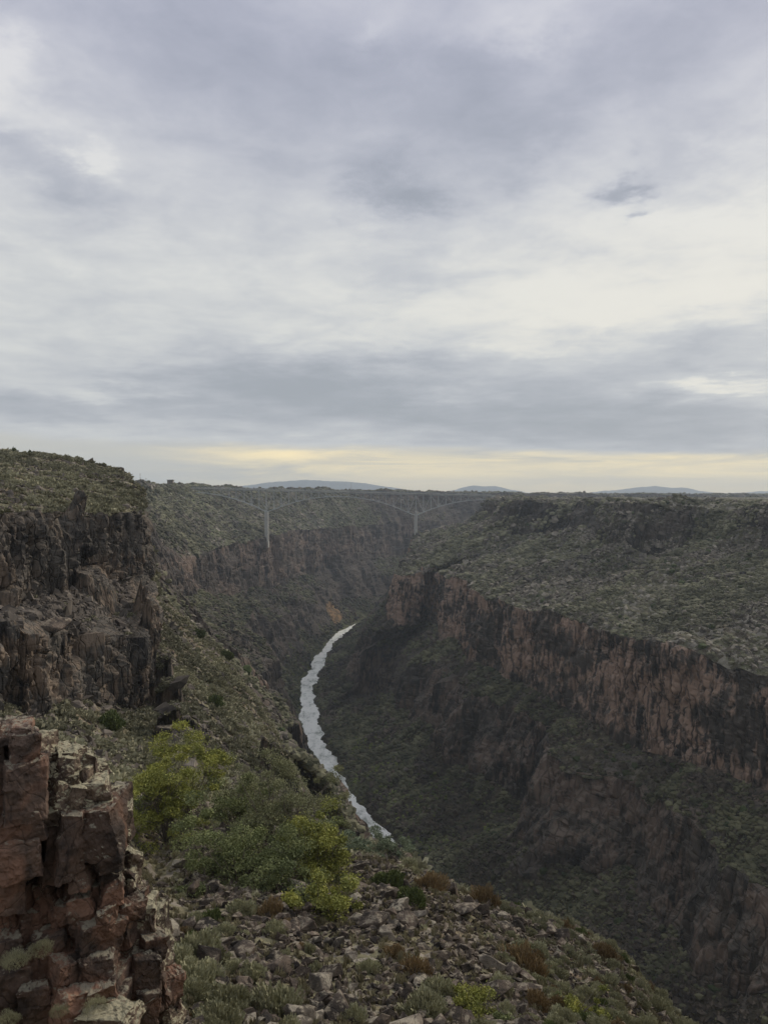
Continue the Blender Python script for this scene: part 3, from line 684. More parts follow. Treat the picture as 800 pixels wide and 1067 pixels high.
for (px, py, wpx, sq, pale, lab_) in [
    (168, 975, 46, (1, .7, .75), True, 'big pale slab boulder between the red outcrop and the sagebrush'),
    (200, 905, 40, (1, .8, .55), True, 'flat light grey boulder under the left green tree'),
    (382, 1008, 26, (1.2, .8, .6), True, 'rounded buff boulder alone on the rockfall below the yellow green tree'),
    (365, 1000, 20, (.8, .8, 1.), True, 'light upright stone touching the yellow green tree'),
    (512, 1010, 34, (1, .8, .8), True, 'smooth pale grey boulder on the rockfall crest side'),
    (515, 1042, 44, (1, .9, .9), False, 'largest dark grey boulder near the bottom of the rockfall'),
    (545, 1036, 34, (1.2, .8, .6), False, 'long dark boulder leaning behind the largest grey one'),
    (395, 962, 36, (1, .8, .8), False, 'large dark boulder at the top of the rockfall'),
    (415, 950, 30, (1, .8, .8), True, 'pointed grey boulder on the upper rockfall'),
    (486, 955, 40, (1.1, .8, .7), False, 'broad brown boulder on the skyline of the rockfall'),
    (62, 663, 46, (1.2, .8, .7), False, 'isolated rusty brown boulder resting on the ledge of the left cliff'),
    (172, 768, 34, (1, .9, .8), False, 'black boulder wedged above the left green tree'),
    (185, 755, 22, (1, .9, .8), False, 'small black boulder touching the wedged one above the tree'),
]:
    pp, fy = onslope(px, py); s = wpx * fy / F * .5
    pp.z += s * .35
    put_boulder(pp, s, 'boulder_pale' if pale else 'boulder', lab_, None, .25, sq=(s * sq[0], s * sq[1], s * sq[2]))
print('boulders', time.time() - T0)

# ------------------------------------------------------------------ named shrubs
def tuft_mesh(name, seed, n, leaf, up, w_, h_, thin, mat):
    V, Fc = tuft(seed, n, leaf, up, w_, h_, thin); me = npmesh(name, V, Fc); me.materials.append(mat); return me
sage_m = [tuft_mesh('sagebrush', 1000 + k, 2200, .085, .9, 1.1, 1.0, .32, M['sage']) for k in range(6)]
green_m = [tuft_mesh('green_shrub', 1100 + k, 2600, .085, .5, 1.0, 1.0, .34, M['sage_green']) for k in range(4)]
dry_m = [tuft_mesh('dry_shrub', 1200 + k, 1500, .10, 1.0, 1., 1., .2, M['dry']) for k in range(3)]
fine_m = [tuft_mesh('fine_sagebrush', 1400 + k, 2600, .055, 1.3, 1.0, .9, .10, M['sage']) for k in range(3)]
def put_shrub(p, s, kind, label, group=None, hs=1.):
    name, ms = {'sage': ('sagebrush', sage_m), 'green': ('green_shrub', green_m), 'dry': ('dry_shrub', dry_m)}[kind]
    o = bpy.data.objects.new(name, random.choice(ms)); C.objects.link(o); o.location = (p[0], p[1], p[2] - .06 * s); o.scale = (s, s, s * hs)
    o.rotation_euler = (random.gauss(0, .08), random.gauss(0, .08), random.uniform(0, 6.28)); tag(o, label, 'shrub', group); return o
for (px, py, wpx, kind, lab_) in [
    (205, 1003, 50, 'sage', 'widest grey sagebrush beside the base of the red outcrop'),
    (195, 1030, 44, 'sage', 'grey sagebrush nearest the dark cleft of the red outcrop'),
    (262, 1020, 30, 'sage', 'yellowish sagebrush left of the bottom rockfall'),
    (235, 1050, 48, 'sage', 'pale sagebrush at the bottom edge below the trees'),
    (290, 1058, 52, 'sage', 'spreading pale sagebrush cut by the bottom edge'),
    (285, 975, 22, 'sage', 'small sagebrush under the dead branches of the trees'),
    (440, 1060, 40, 'sage', 'pale sagebrush left of the lowest green bush'),
    (432, 1016, 34, 'dry', 'rusty brown bush in the middle of the rockfall'),
    (410, 995, 20, 'dry', 'small orange brown bush beside the yellow green tree'),
    (448, 928, 34, 'dry', 'straw coloured bush on the crest above the river'),
    (404, 925, 34, 'green', 'dull green bush on the crest left of the straw bush'),
    (428, 942, 30, 'green', 'mid green bush below the straw coloured bush'),
    (460, 1040, 34, 'sage', 'grey green bush above the lowest green bush'),
    (560, 1050, 30, 'dry', 'brownish bush between boulders and bright green bush'),
    (545, 1012, 44, 'dry', 'olive brown bush on the upper right slope'),
    (505, 945, 34, 'dry', 'russet bush on the skyline right of the rockfall'),
    (385, 905, 26, 'green', 'dark bush on the crest beside the river view'),
    (114, 758, 30, 'green', 'dark green shrub at the foot of the left cliff'),
    (55, 600, 12, 'sage', 'tuft growing in a crack high on the left cliff'),
    (222, 735, 20, 'green', 'yellow green shrub on the spur slope above the trees'),
    (206, 664, 15, 'green', 'round dark green shrub high on the spur slope'),
    (236, 686, 14, 'green', 'second round dark shrub lower on the spur slope'),
]:
    pp, fy = onslope(px, py); s = wpx * fy / F * .72; put_shrub(pp, s, kind, lab_, None, 1.)
flank = near & (pxn > 178)
wgt = an * (ss(500, 560, pxn) * 1.2 + ss(270, 200, pxn) * ss(940, 990, pyn) * 1.8 + .12)
i, p = pick(flank, wgt, 700, P)
sz = np.exp(rng.normal(-.95, .35, len(i))).clip(.2, .85); order = np.argsort(-sz / fyr[i])
for j in order[:270]:
    px, py = pxr[i[j]], pyr[i[j]]
    zn = 'on the right shoulder of the slope' if px > 520 else ('among the boulders of the rockfall' if px > 380 else ('below the green trees' if px > 270 else 'beside the red outcrop'))
    k = 'sage' if random.random() < .8 else ('dry' if random.random() < .6 else 'green')
    big = 'large' if sz[j] > .58 else ('small' if sz[j] < .42 else 'medium')
    lab_ = '%s %s %s' % (big, {'sage': 'grey green sagebrush', 'dry': 'dry brown bush', 'green': 'fresh green bush'}[k], zn)
    put_shrub(p[j], float(sz[j]), k, lab_, lab_.replace('brush', 'brushes').replace(' bush ', ' bushes '))
rest = order[270:]; tl = [tuft(950 + k, 150, .15, .8, 1, .85, .4) for k in range(4)]
stuff('scrub_vegetation', merge('scrub_fore', tl, p[rest], sz[rest][:, None] * np.ones(3), .1), M['sage'], 'small sagebrush tufts between the larger bushes of the foreground')
print('shrubs', time.time() - T0)

# ------------------------------------------------------------------ trees
def tube(bm, pts, rad, n=6):
    prev = None
    for k, p_ in enumerate(pts):
        d = (pts[min(k + 1, len(pts) - 1)] - pts[max(k - 1, 0)]).normalized(); a = d.orthogonal().normalized(); b_ = d.cross(a)
        ring = [bm.verts.new(p_ + (a * math.cos(2 * math.pi * j / n) + b_ * math.sin(2 * math.pi * j / n)) * rad[k]) for j in range(n)]
        if prev:
            for j in range(n): bm.faces.new([prev[j], prev[(j + 1) % n], ring[(j + 1) % n], ring[j]])
        prev = ring
    bm.faces.new(prev)
def leafmat(name, c1, c2, c3=None):
    return var_mat(name, c1, c2, .9, c3=c3, rough=.7)
LM = {'yellow': leafmat('leaves_yellow_green', (.12, .135, .038), (.34, .34, .08), (.42, .40, .09)), 'olive': leafmat('leaves_olive', (.12, .125, .065), (.28, .28, .145)),
      'green': leafmat('leaves_green', (.085, .105, .045), (.23, .25, .10)), 'blue': leafmat('leaves_grey_green', (.13, .16, .10), (.27, .31, .20))}
def tree(base, W, H, kind, label, seed, dens=1., lean=0., bare=.1, name='leafy_tree', leaf=.08):
    r = np.random.default_rng(seed); rd = random.Random(seed)
    root = empty(name, base, 0); tag(root, label, 'tree', 'trees in the gully below the viewpoint')
    nc_ = int(40 * dens * max(1, W * H / 20)); cl = []
    while len(cl) < nc_:
        q = r.uniform(-1, 1, 3); q[2] = r.uniform(-.75, 1)
        rr = math.sqrt(q[0] ** 2 + q[1] ** 2 + (q[2] * .95) ** 2)
        if rr > 1 or rr < .3 * r.uniform(0, 1.4): continue
        lobe = .8 + .75 * float(vn(np.array([[math.atan2(q[1], q[0]) * 1.9 + 9, q[2] * 2.6, seed]]), 3)[0])
        cl.append(Vector((q[0] * W / 2 * lobe + lean * (q[2] + 1) * .3, q[1] * W / 2 * lobe, H * (.54 + .42 * q[2] * lobe))))
    bm = bmesh.new(); top = Vector((lean * .5, 0, H * .55)); ns_ = 3 + seed % 3; stems = []
    for k in range(ns_):
        a = rd.uniform(0, 6.28); e = Vector((math.cos(a) * W * .22 + lean * .4, math.sin(a) * W * .22, H * rd.uniform(.5, .72)))
        pts = [Vector((math.cos(a) * .08, math.sin(a) * .08, -.25))] + [Vector((e.x * f ** 1.3, e.y * f ** 1.3, e.z * f)) + Vector((rd.gauss(0, .08), rd.gauss(0, .08), 0)) for f in (.25, .5, .75, 1)]
        tube(bm, pts, [.035 * H * (1 - .8 * j / 4) * .5 for j in range(5)], 7); stems.append(pts)
    tr = link('trunk', bm_mesh('trunk', bm, True), M['bark'], root)
    bm = bmesh.new()
    for k, cc in enumerate(cl):
        s_ = min(stems, key=lambda z: (z[3] - cc).length); st0 = s_[rd.choice((1, 2, 3))]; midp = st0.lerp(cc, .5) + Vector((rd.gauss(0, .15), rd.gauss(0, .15), rd.gauss(.05, .1)))
        tube(bm, [st0, midp, cc], [.03, .02, .006], 4)
        for _ in range(2): tube(bm, [midp, midp + Vector((rd.gauss(0, .5), rd.gauss(0, .5), rd.gauss(.2, .4)))], [.012, .004], 3)
    for _ in range(int(14 * bare * 10)):
        a = rd.uniform(0, 6.28); e = Vector((math.cos(a) * W * .5, math.sin(a) * W * .5, H * rd.uniform(.08, .5))); tube(bm, [stems[0][1], e * .6 + Vector((0, 0, .2)), e + Vector((rd.gauss(0, .2), rd.gauss(0, .2), rd.gauss(0, .2)))], [.025, .015, .004], 4)
    link('branches', bm_mesh('branches', bm), M['twig'], root)
    n = 460; cc = np.array([list(v) for v in cl]); N_ = len(cc) * n
    cs = r.uniform(.16, .62, len(cc)) * min(1.25, W / 4.4)
    g_ = r.normal(0, 1, (len(cc), n, 3)); g_ /= np.linalg.norm(g_, axis=-1, keepdims=True); g_ *= r.uniform(.2, 1, (len(cc), n, 1)) ** .45; g_[..., 2] *= .5
    g_ += .35 * r.normal(0, 1, g_.shape) * (r.uniform(0, 1, (len(cc), n, 1)) < .3)
    c_ = (cc[:, None] + g_ * cs[:, None, None]).reshape(-1, 3)
    d = r.normal(0, 1, (N_, 3)); d[:, 2] += .3; d /= np.linalg.norm(d, axis=1, keepdims=True); s_ = np.cross(d, r.normal(0, 1, (N_, 3))); s_ /= np.linalg.norm(s_, axis=1, keepdims=True)
    L = leaf * r.uniform(.5, 1.2, (N_, 1))
    V = np.stack([c_ - d * L, c_ + s_ * L * .38, c_ + d * L, c_ - s_ * L * .38], 1).reshape(-1, 3)
    rn = np.repeat(np.repeat(r.uniform(0, 1, len(cc)), n) * .75 + r.uniform(0, .25, N_), 4)
    link('crown', npmesh('crown', V, np.arange(N_ * 4, dtype=np.int32).reshape(-1, 4), False, {'rnd': rn}), LM[kind], root)
    return root
def tree_at(cx, top, bot, wpx, Y, *a, **k):
    b_ = at(cx, bot, Y); H = (bot - top) * Y / F; b_.z = min(b_.z, b_.z); return tree(b_, wpx * Y / F * 1.32, H * 1.06, *a, **k)
tree_at(180, 770, 900, 92, 46, 'yellow', 'tall yellow green tree behind the red rock outcrop', 11, 1.15, .3)
tree_at(142, 808, 892, 56, 49, 'green', 'darker green tree squeezed left of the tall yellow green tree', 12, .8)
tree_at(236, 812, 876, 52, 56, 'olive', 'small thin olive tree right of the tall yellow green tree', 13, .5, bare=.6)
tree_at(292, 790, 915, 108, 47, 'olive', 'broad greyish olive tree with thin foliage in the middle of the grove', 14, .75, bare=.7, leaf=.06)
tree_at(238, 850, 975, 100, 39, 'green', 'wide dark green tree at the bottom left of the grove', 15, 1.0)
tree_at(287, 868, 972, 90, 37.5, 'green', 'round green tree in front of the broad olive tree', 16, .9, bare=.5)
tree_at(335, 838, 965, 68, 41, 'yellow', 'bright yellow topped tree at the right edge of the grove', 17, 1.0)
tree_at(346, 905, 1010, 66, 34.5, 'yellow', 'low yellow green tree standing on the rockfall', 18, 1.1)
tree_at(313, 900, 992, 62, 36, 'green', 'mid green tree between the round tree and the low yellow green one', 19, .8, bare=.6)
tree_at(362, 862, 905, 48, 55, 'blue', 'small grey green tree before the river bend', 20, .8)
tree_at(404, 868, 908, 36, 53, 'blue', 'bluish green tree on the crest right of the river', 21, .9)
tree_at(318, 856, 955, 74, 43, 'green', 'leafy green tree behind the bright yellow topped one', 24, .9)
tree_at(252, 818, 900, 70, 50, 'green', 'green tree filling the back of the grove', 25, .9)
tree_at(210, 905, 975, 54, 36.5, 'green', 'small leafy tree just right of the outcrop', 22, .7)
tree_at(265, 800, 850, 44, 62, 'olive', 'thin pale tree at the back of the grove', 23, .4, bare=.6)
tree_at(488, 1026, 1084, 58, 25, 'yellow', 'lowest green bush left of the dark boulders', 31, .7, name='leafy_bush', leaf=.05)
tree_at(520, 1045, 1090, 40, 24.5, 'green', 'low green bush at the bottom edge right of the lowest yellow green bush', 32, .6, name='leafy_bush', leaf=.05)
tree_at(606, 1034, 1082, 48, 29, 'yellow', 'bright green bush at the bottom right of the slope', 33, .7, name='leafy_bush', leaf=.05)
tree_at(574, 1032, 1072, 34, 30, 'green', 'leaner green bush touching the bright green bush', 34, .6, name='leafy_bush', leaf=.05)
tree_at(548, 985, 1020, 34, 36, 'olive', 'olive bush on the upper right slope near the crest', 35, .5, name='leafy_bush', leaf=.05)
for o_ in C.objects:
    if o_.name.startswith('leafy_bush'): o_['category'] = 'bush'; o_['group'] = 'leafy bushes at the foot of the slope'
print('trees', time.time() - T0)
# junipers out on the plateau
V_, F_ = tuft(1300, 1500, .11, .2, .8, 1.3, .6); jm = npmesh('juniper', V_, F_); jm.materials.append(LM['green'])
for (px, Y, s, lab_) in [(643, 560, 3.2, 'dark round juniper on the flat rim of the right plateau'), (700, 590, 2.6, 'first of two junipers side by side on the right rim'), (708, 600, 2.8, 'second of two junipers side by side on the right rim'), (15, 176, 1.4, 'small pointed juniper on the skyline of the left hilltop'), (32, 178, 1.1, 'lowest juniper on the skyline of the left hilltop')]:
    x = (px - 400) / F * Y; z = 179.6 if px > 300 else ground_z(x, Y); o = link('juniper', jm); o.location = (x, Y, z); o.scale = (s * .8, s * .8, s * .8); o.rotation_euler.z = px
    tag(o, lab_, 'tree')

# ------------------------------------------------------------------ red outcrop at the lower left: fitted blocks
oc = empty('rock_outcrop', (-4.2, 14, 176)); tag(oc, 'fractured red brown basalt outcrop with lichen covered top blocks', 'rock outcrop')
def rel(me): me.transform(Matrix.Translation(-Vector((-4.2, 14, 176)))); return me
def block(px0, py0, px1, py1, Y, dep, mat, seed, rot=0., taper=.0, bev=.035):
    r = random.Random(seed); a = at(px0, py1, Y); b_ = at(px1, py0, Y); cx, cz = (a.x + b_.x) / 2, (a.z + b_.z) / 2; hw, hh = (b_.x - a.x) / 2, (b_.z - a.z) / 2
    bm = bmesh.new(); j = min(hw, hh) * (.42 if mat == LB else .26)
    for sx in (-1, 1):
        for sy in (-1, 1):
            for sz in (-1, 1):
                k_ = 1 - taper * (sz > 0); bm.verts.new((sx * hw * k_ + r.uniform(-j, j), sy * dep / 2 + r.uniform(-.1, .1), sz * hh + r.uniform(-j, j)))
    for _ in range(4):
        ax = r.choice((0, 1, 2)); v = [r.uniform(-.7, .7) * h_ for h_ in (hw, dep / 2, hh)]; v[ax] = r.choice((-1, 1)) * (hw, dep / 2, hh)[ax] * 1.06; bm.verts.new(v)
    bmesh.ops.convex_hull(bm, input=bm.verts); loose = [v for v in bm.verts if not v.link_faces]; bmesh.ops.delete(bm, geom=loose, context='VERTS')
    bmesh.ops.dissolve_limit(bm, angle_limit=.12, verts=bm.verts, edges=bm.edges)
    bmesh.ops.bevel(bm, geom=bm.edges[:], offset=bev, segments=2, affect='EDGES', profile=.5)
    bmesh.ops.triangulate(bm, faces=bm.faces)
    for _ in range(4):
        es = [e for e in bm.edges if e.calc_length() > .055]
        if not es: break
        bmesh.ops.subdivide_edges(bm, edges=es, cuts=1); bmesh.ops.triangulate(bm, faces=bm.faces)
        if len(bm.verts) > 14000: break
    cen = Vector((cx * (1 + dep / 2 / Y), Y + dep / 2, cz)); bm.normal_update()
    V = np.array([list(v.co + cen) for v in bm.verts], np.float32); N = np.array([list(v.normal) for v in bm.verts], np.float32)
    rd_ = fbm(V / .5, 4, seed, .55); d = (np.abs(rd_) * -1 + .15) * .11 + fbm(V / .12, 3, seed + 1) * .03 + fbm(V / .08, 3, seed + 3) * .018
    _, f1, f2 = vor(V / .28 + .3 * np.stack([vn(V / .2, 1), vn(V / .2, 2), vn(V / .2, 3)], -1), seed)
    d -= np.clip(.06 - (f2 - f1), 0, .06) * .45
    a3, g1, g2 = vor(V / .16 + .4 * np.stack([vn(V / .15, 4), vn(V / .15, 5), vn(V / .15, 6)], -1), seed + 9); d += (a3 - .5) * .022
    V = V + N * d[:, None]
    for v, q in zip(bm.verts, V): v.co = Vector(q.tolist()) - cen
    rm = Matrix.Rotation(math.atan2(-cx, Y) + rot * 2.5, 4, 'Z') @ Matrix.Rotation(rot, 4, 'Y'); bm.transform(Matrix.Translation(cen) @ rm)
    o = link('rock_block', rel(bm_mesh('rock_block', bm, False)), M[mat], oc); return o
RB, LB = 'red_block', 'lichen_block'
B = [
 (-60, 760, -2, 808, 12.6, 1.0, RB), (-2, 762, 12, 778, 12.7, .8, RB), (12, 760, 36, 776, 12.7, .9, RB), (-40, 770, 8, 858, 12.55, 1.5, RB), (9, 768, 37, 802, 12.6, 1.4, RB),
 (9, 800, 53, 856, 12.5, 1.6, RB), (-50, 858, 4, 925, 12.5, 1.6, RB), (2, 852, 48, 884, 12.45, 1.5, RB), (0, 880, 42, 922, 12.4, 1.6, RB), (-10, 918, 20, 958, 12.6, 1.5, RB),
 (37, 772, 52, 800, 13.2, 1., LB), (46, 783, 82, 797, 13.6, 1., LB), (60, 792, 74, 809, 13.2, .9, LB), (72, 786, 84, 810, 13.4, .9, LB), (80, 788, 96, 806, 13.7, 1., LB), (96, 802, 108, 815, 13.9, .8, LB),
 (46, 805, 62, 830, 13.1, 1., LB), (52, 822, 72, 850, 13.0, 1., LB), (70, 808, 84, 826, 13.3, 1., LB), (68, 825, 82, 850, 13.0, .8, LB), (82, 806, 98, 824, 13.5, .9, LB), (88, 820, 114, 838, 13.3, 1., LB), (84, 836, 104, 852, 13.2, .9, LB),
 (98, 838, 118, 852, 13.3, .9, LB), (112, 828, 128, 850, 13.8, .9, LB), (120, 846, 136, 874, 13.7, 1., LB),
 (47, 846, 62, 862, 12.9, .9, LB), (44, 862, 58, 922, 12.9, 1., RB), (58, 854, 84, 918, 12.7, 1.2, RB), (88, 850, 132, 902, 12.9, 1.4, RB), (96, 890, 122, 914, 12.9, 1.2, RB), (80, 908, 100, 930, 12.9, 1., RB),
 (44, 918, 60, 945, 13.3, 1., RB), (60, 922, 80, 948, 13.2, 1., RB), (36, 940, 58, 962, 13.3, 1., RB), (100, 914, 116, 932, 13.1, .9, RB), (84, 926, 98, 948, 13.2, .9, RB), (112, 905, 126, 925, 13.4, .8, LB),
 (108, 925, 128, 946, 13.0, 1., RB), (124, 895, 142, 925, 13.9, 1., LB), (124, 920, 146, 950, 13.6, 1., LB), (118, 944, 142, 968, 13.1, 1., RB), (122, 960, 146, 990, 13.2, 1.1, RB),
 (60, 948, 84, 978, 13.0, 1., RB), (76, 938, 106, 974, 12.9, 1.1, RB), (74, 966, 122, 1010, 12.7, 1.3, RB), (102, 950, 122, 980, 12.8, 1., RB), (58, 976, 76, 1000, 13., 1., RB), (40, 962, 60, 984, 13.1, 1., RB),
 (142, 948, 160, 985, 13.6, 1.1, LB), (156, 960, 174, 1000, 13.9, 1.1, LB), (140, 982, 162, 1012, 13.3, 1.1, RB), (158, 996, 178, 1028, 13.8, 1.1, LB), (134, 1006, 158, 1040, 13.0, 1.2, RB), (154, 1022, 178, 1058, 13.6, 1.2, RB),
 (138, 1036, 158, 1080, 12.9, 1.2, RB), (160, 1052, 184, 1090, 13.5, 1.2, LB), (92, 1002, 124, 1034, 12.5, 1.2, RB), (70, 1008, 96, 1040, 12.4, 1.1, RB), (118, 1026, 138, 1060, 12.6, 1.1, RB),
 (94, 1030, 122, 1056, 12.3, 1., RB), (40, 984, 72, 1018, 12.6, 1.1, RB), (48, 1012, 76, 1048, 12.3, 1.1, RB), (18, 1000, 44, 1034, 12.4, 1.1, RB), (-20, 990, 20, 1030, 12.4, 1.2, RB), (-20, 1026, 26, 1080, 12.1, 1.3, RB), (22, 1036, 56, 1080, 12.1, 1.2, RB),
 (52, 1044, 90, 1084, 12.0, 1.2, RB), (84, 1061, 146, 1086, 11.9, .9, LB), (112, 1044, 134, 1066, 12.3, .9, RB), (-40, 950, 16, 992, 12.7, 1.4, RB), (16, 958, 42, 990, 12.8, 1.2, RB),
]
for k, (x0, y0, x1, y1, Y, dep, mt) in enumerate(B):
    g_ = .6 if k > 5 else 0; block(x0 - g_, y0 - g_, x1 + g_, y1 + g_, Y, dep * (.6 if mt == LB else .95), mt, 2000 + k, random.uniform(-.16, .16) * (1.6 if mt == LB else 1) * (.3 if k < 10 else 1), random.uniform(-.05, .2), .014 if x1 - x0 > 20 else .010)
# body of the outcrop behind the fitted blocks
px_ = np.linspace(-260, 180, 380)
tp = np.interp(px_, [-260, 0, 36, 48, 70, 92, 106, 118, 128, 138, 150, 160, 168, 174, 180], [735, 762, 770, 800, 812, 828, 850, 880, 905, 935, 972, 1006, 1040, 1090, 1200])
Yb = 13.35 + .5 * ss(60, 180, px_)
def ln(py, Y): return np.stack([(px_ - 400) / F * Y, Y + 0 * px_, CZ + dzf(400, py, Y)], 1)
L5 = [ln(1300 + 0 * px_, Yb - .9), ln(np.maximum(tp, 1010), Yb - .35), ln(tp, Yb), ln(tp, Yb) + np.array([-.55, 1.0, -.5]), ln(tp, Yb) + np.array([-2.2, 3.6, -3.]), ln(1300 + 0 * px_, Yb + 4.5) - np.array([1.6, 0, 0])]
Pb, lb = rows(L5, [140, 200, 40, 60, 60]); Nb = normals(Pb)
if Nb[100, 60, 1] > 0: Nb = -Nb
q = Pb + .25 * np.stack([vn(Pb / .5, 1), vn(Pb / .5, 2), vn(Pb / .5, 3)], -1); a1, f1, f2 = vor(q / np.array([.5, .5, .62], np.float32), 2500); a2, g1, g2 = vor(q / .2, 2510)
dsp = (a1 - .5) * .42 - np.clip(.15 - (f2 - f1), 0, .15) * 1.5 + (a2 - .5) * .10 - np.clip(.12 - (g2 - g1), 0, .12) * .5 + .05 * fbm(Pb / .1, 3, 2520)
Pb = Pb + Nb * dsp[..., None]
link('rock_core', rel(npmesh('rock_core', Pb, grid_faces(*Pb.shape[:2]))), M['red_block'], oc)
# brush rooted on the ledges of the outcrop
for (px, py, Y, wpx, lab_) in [(16, 1004, 12.0, 46, 'grey sagebrush on the ledge at the far left of the red outcrop'), (44, 990, 12.2, 36, 'small sagebrush on the ledge next to the leftmost one'), (8, 1066, 11.7, 40, 'dry sagebrush in the bottom corner of the outcrop'),
    (100, 1050, 12.0, 34, 'grey twiggy sagebrush in front of the lowest red blocks'), (62, 1056, 11.8, 26, 'little sagebrush by the pale lichen slab'), (132, 915, 15.2, 30, 'sagebrush poking out behind the lichen blocks')]:
    s = wpx * Y / F * .5; q = at(px, py, Y); o = put_shrub(q, s, 'sage', lab_); o.data = random.choice(fine_m)
print('outcrop', time.time() - T0)

# ------------------------------------------------------------------ steel deck truss bridge
BY = 945.; xL, xR = -236., 131.; zL, zR = CZ + 9.2, CZ + .2
br = empty('arch_bridge', (0, BY, 0)); tag(br, 'long pale steel truss bridge on two concrete piers across the gorge', 'bridge')
def deck_z(x): return zL + (zR - zL) * (x - xL) / (xR - xL)
piers = (-144., 39.)
def chord_z(x):
    """underside of the haunched truss: deep at the piers, shallow at the abutments and midspan"""
    d = min(abs(x - p_) for p_ in piers); inside = piers[0] < x < piers[1]; half = (piers[1] - piers[0]) / 2 if inside else 92.
    k = max(0, 1 - d / half); lo = 4.2 if inside else 3.4; return deck_z(x) - 2.2 - lo - 22. * k ** 2.1
def beam(bm, a, b_, w_, h_=None):
    a = Vector(a); b_ = Vector(b_); d = (b_ - a); L = d.length; h_ = h_ or w_
    q = d.to_track_quat('X', 'Z').to_matrix().to_4x4(); mt = Matrix.Translation((a + b_) / 2) @ q
    bmesh.ops.create_cube(bm, size=1, matrix=mt @ Matrix.Diagonal((L, w_, h_, 1)))
def brpart(name, bm, mat, parent=br): me = bm_mesh(name, bm); me.transform(Matrix.Translation((0, -BY if parent is br else -BY, 0))); return link(name, me, M[mat], parent)
N_ = 40; xs = [xL + (xR - xL) * k / N_ for k in range(N_ + 1)]
bm = bmesh.new()
for k in range(N_): beam(bm, (xs[k], BY, deck_z(xs[k]) - .5), (xs[k + 1], BY, deck_z(xs[k + 1]) - .5), 11, 1.1)
deck = brpart('deck', bm, 'concrete')
bm = bmesh.new()
for k in range(N_): beam(bm, (xs[k], BY, deck_z(xs[k]) + .06), (xs[k + 1], BY, deck_z(xs[k + 1]) + .06), 8.4, .06)
o = brpart('roadway', bm, 'asphalt')
for s in (-1, 1):
    bm = bmesh.new(); y = BY + s * 5.3
    for hgt in (.5, .95, 1.35):
        beam(bm, (xL, y, deck_z(xL) + hgt), (xR, y, deck_z(xR) + hgt), .1)
    for k in range(147): x = xL + (xR - xL) * k / 146; beam(bm, (x, y, deck_z(x)), (x, y, deck_z(x) + 1.35), .12)
    brpart('railing', bm, 'steel')
for s in (-1, 1):
    y = BY + s * 3.6
    bm = bmesh.new()
    for k in range(N_): beam(bm, (xs[k], y, deck_z(xs[k]) - 2.0), (xs[k + 1], y, deck_z(xs[k + 1]) - 2.0), .5, .7)
    brpart('top_chord', bm, 'steel'); bm = bmesh.new()
    for k in range(N_): beam(bm, (xs[k], y, chord_z(xs[k])), (xs[k + 1], y, chord_z(xs[k + 1])), .7, .8)
    brpart('bottom_chord', bm, 'steel')
    for k in range(0, N_ + 1):
        bm = bmesh.new(); beam(bm, (xs[k], y, deck_z(xs[k]) - 2), (xs[k], y, chord_z(xs[k])), .45); brpart('vertical_strut', bm, 'steel')
    for k in range(N_):
        bm = bmesh.new()
        if (k + (k > N_ / 2)) % 2: beam(bm, (xs[k], y, deck_z(xs[k]) - 2), (xs[k + 1], y, chord_z(xs[k + 1])), .26)
        else: beam(bm, (xs[k], y, chord_z(xs[k])), (xs[k + 1], y, deck_z(xs[k + 1]) - 2), .26)
        brpart('diagonal_brace', bm, 'steel')
bm = bmesh.new()
for k in range(N_ + 1):
    beam(bm, (xs[k], BY - 3.6, deck_z(xs[k]) - 1.4), (xs[k], BY + 3.6, deck_z(xs[k]) - 1.4), .5); beam(bm, (xs[k], BY - 3.6, chord_z(xs[k])), (xs[k], BY + 3.6, chord_z(xs[k])), .5)
brpart('cross_beams', bm, 'steel')
for px_r in piers:
    zt_ = chord_z(px_r) + .4; zb_ = zt_ - 36
    bm = bmesh.new()
    for s in (-1, 1):
        beam(bm, (px_r, BY + s * 3.6, zb_), (px_r, BY + s * 3.6, zt_), 2.6, 3.8)
    beam(bm, (px_r, BY - 3.6, zt_ - 9), (px_r, BY + 3.6, zt_ - 9), 2.0, 2.6); beam(bm, (px_r, BY - 3.6, zt_ - 1.6), (px_r, BY + 3.6, zt_ - 1.6), 3.0, 3.2)
    beam(bm, (px_r, BY, zb_ - 8), (px_r, BY, zb_), 9, 5)
    brpart('pier', bm, 'concrete')
for x, z in ((xL - 3, zL), (xR + 3, zR)):
    bm = bmesh.new(); bmesh.ops.create_cube(bm, size=1, matrix=Matrix.Translation((x, BY, z - 6.3)) @ Matrix.Diagonal((8, 13, 12, 1))); brpart('abutment', bm, 'concrete')

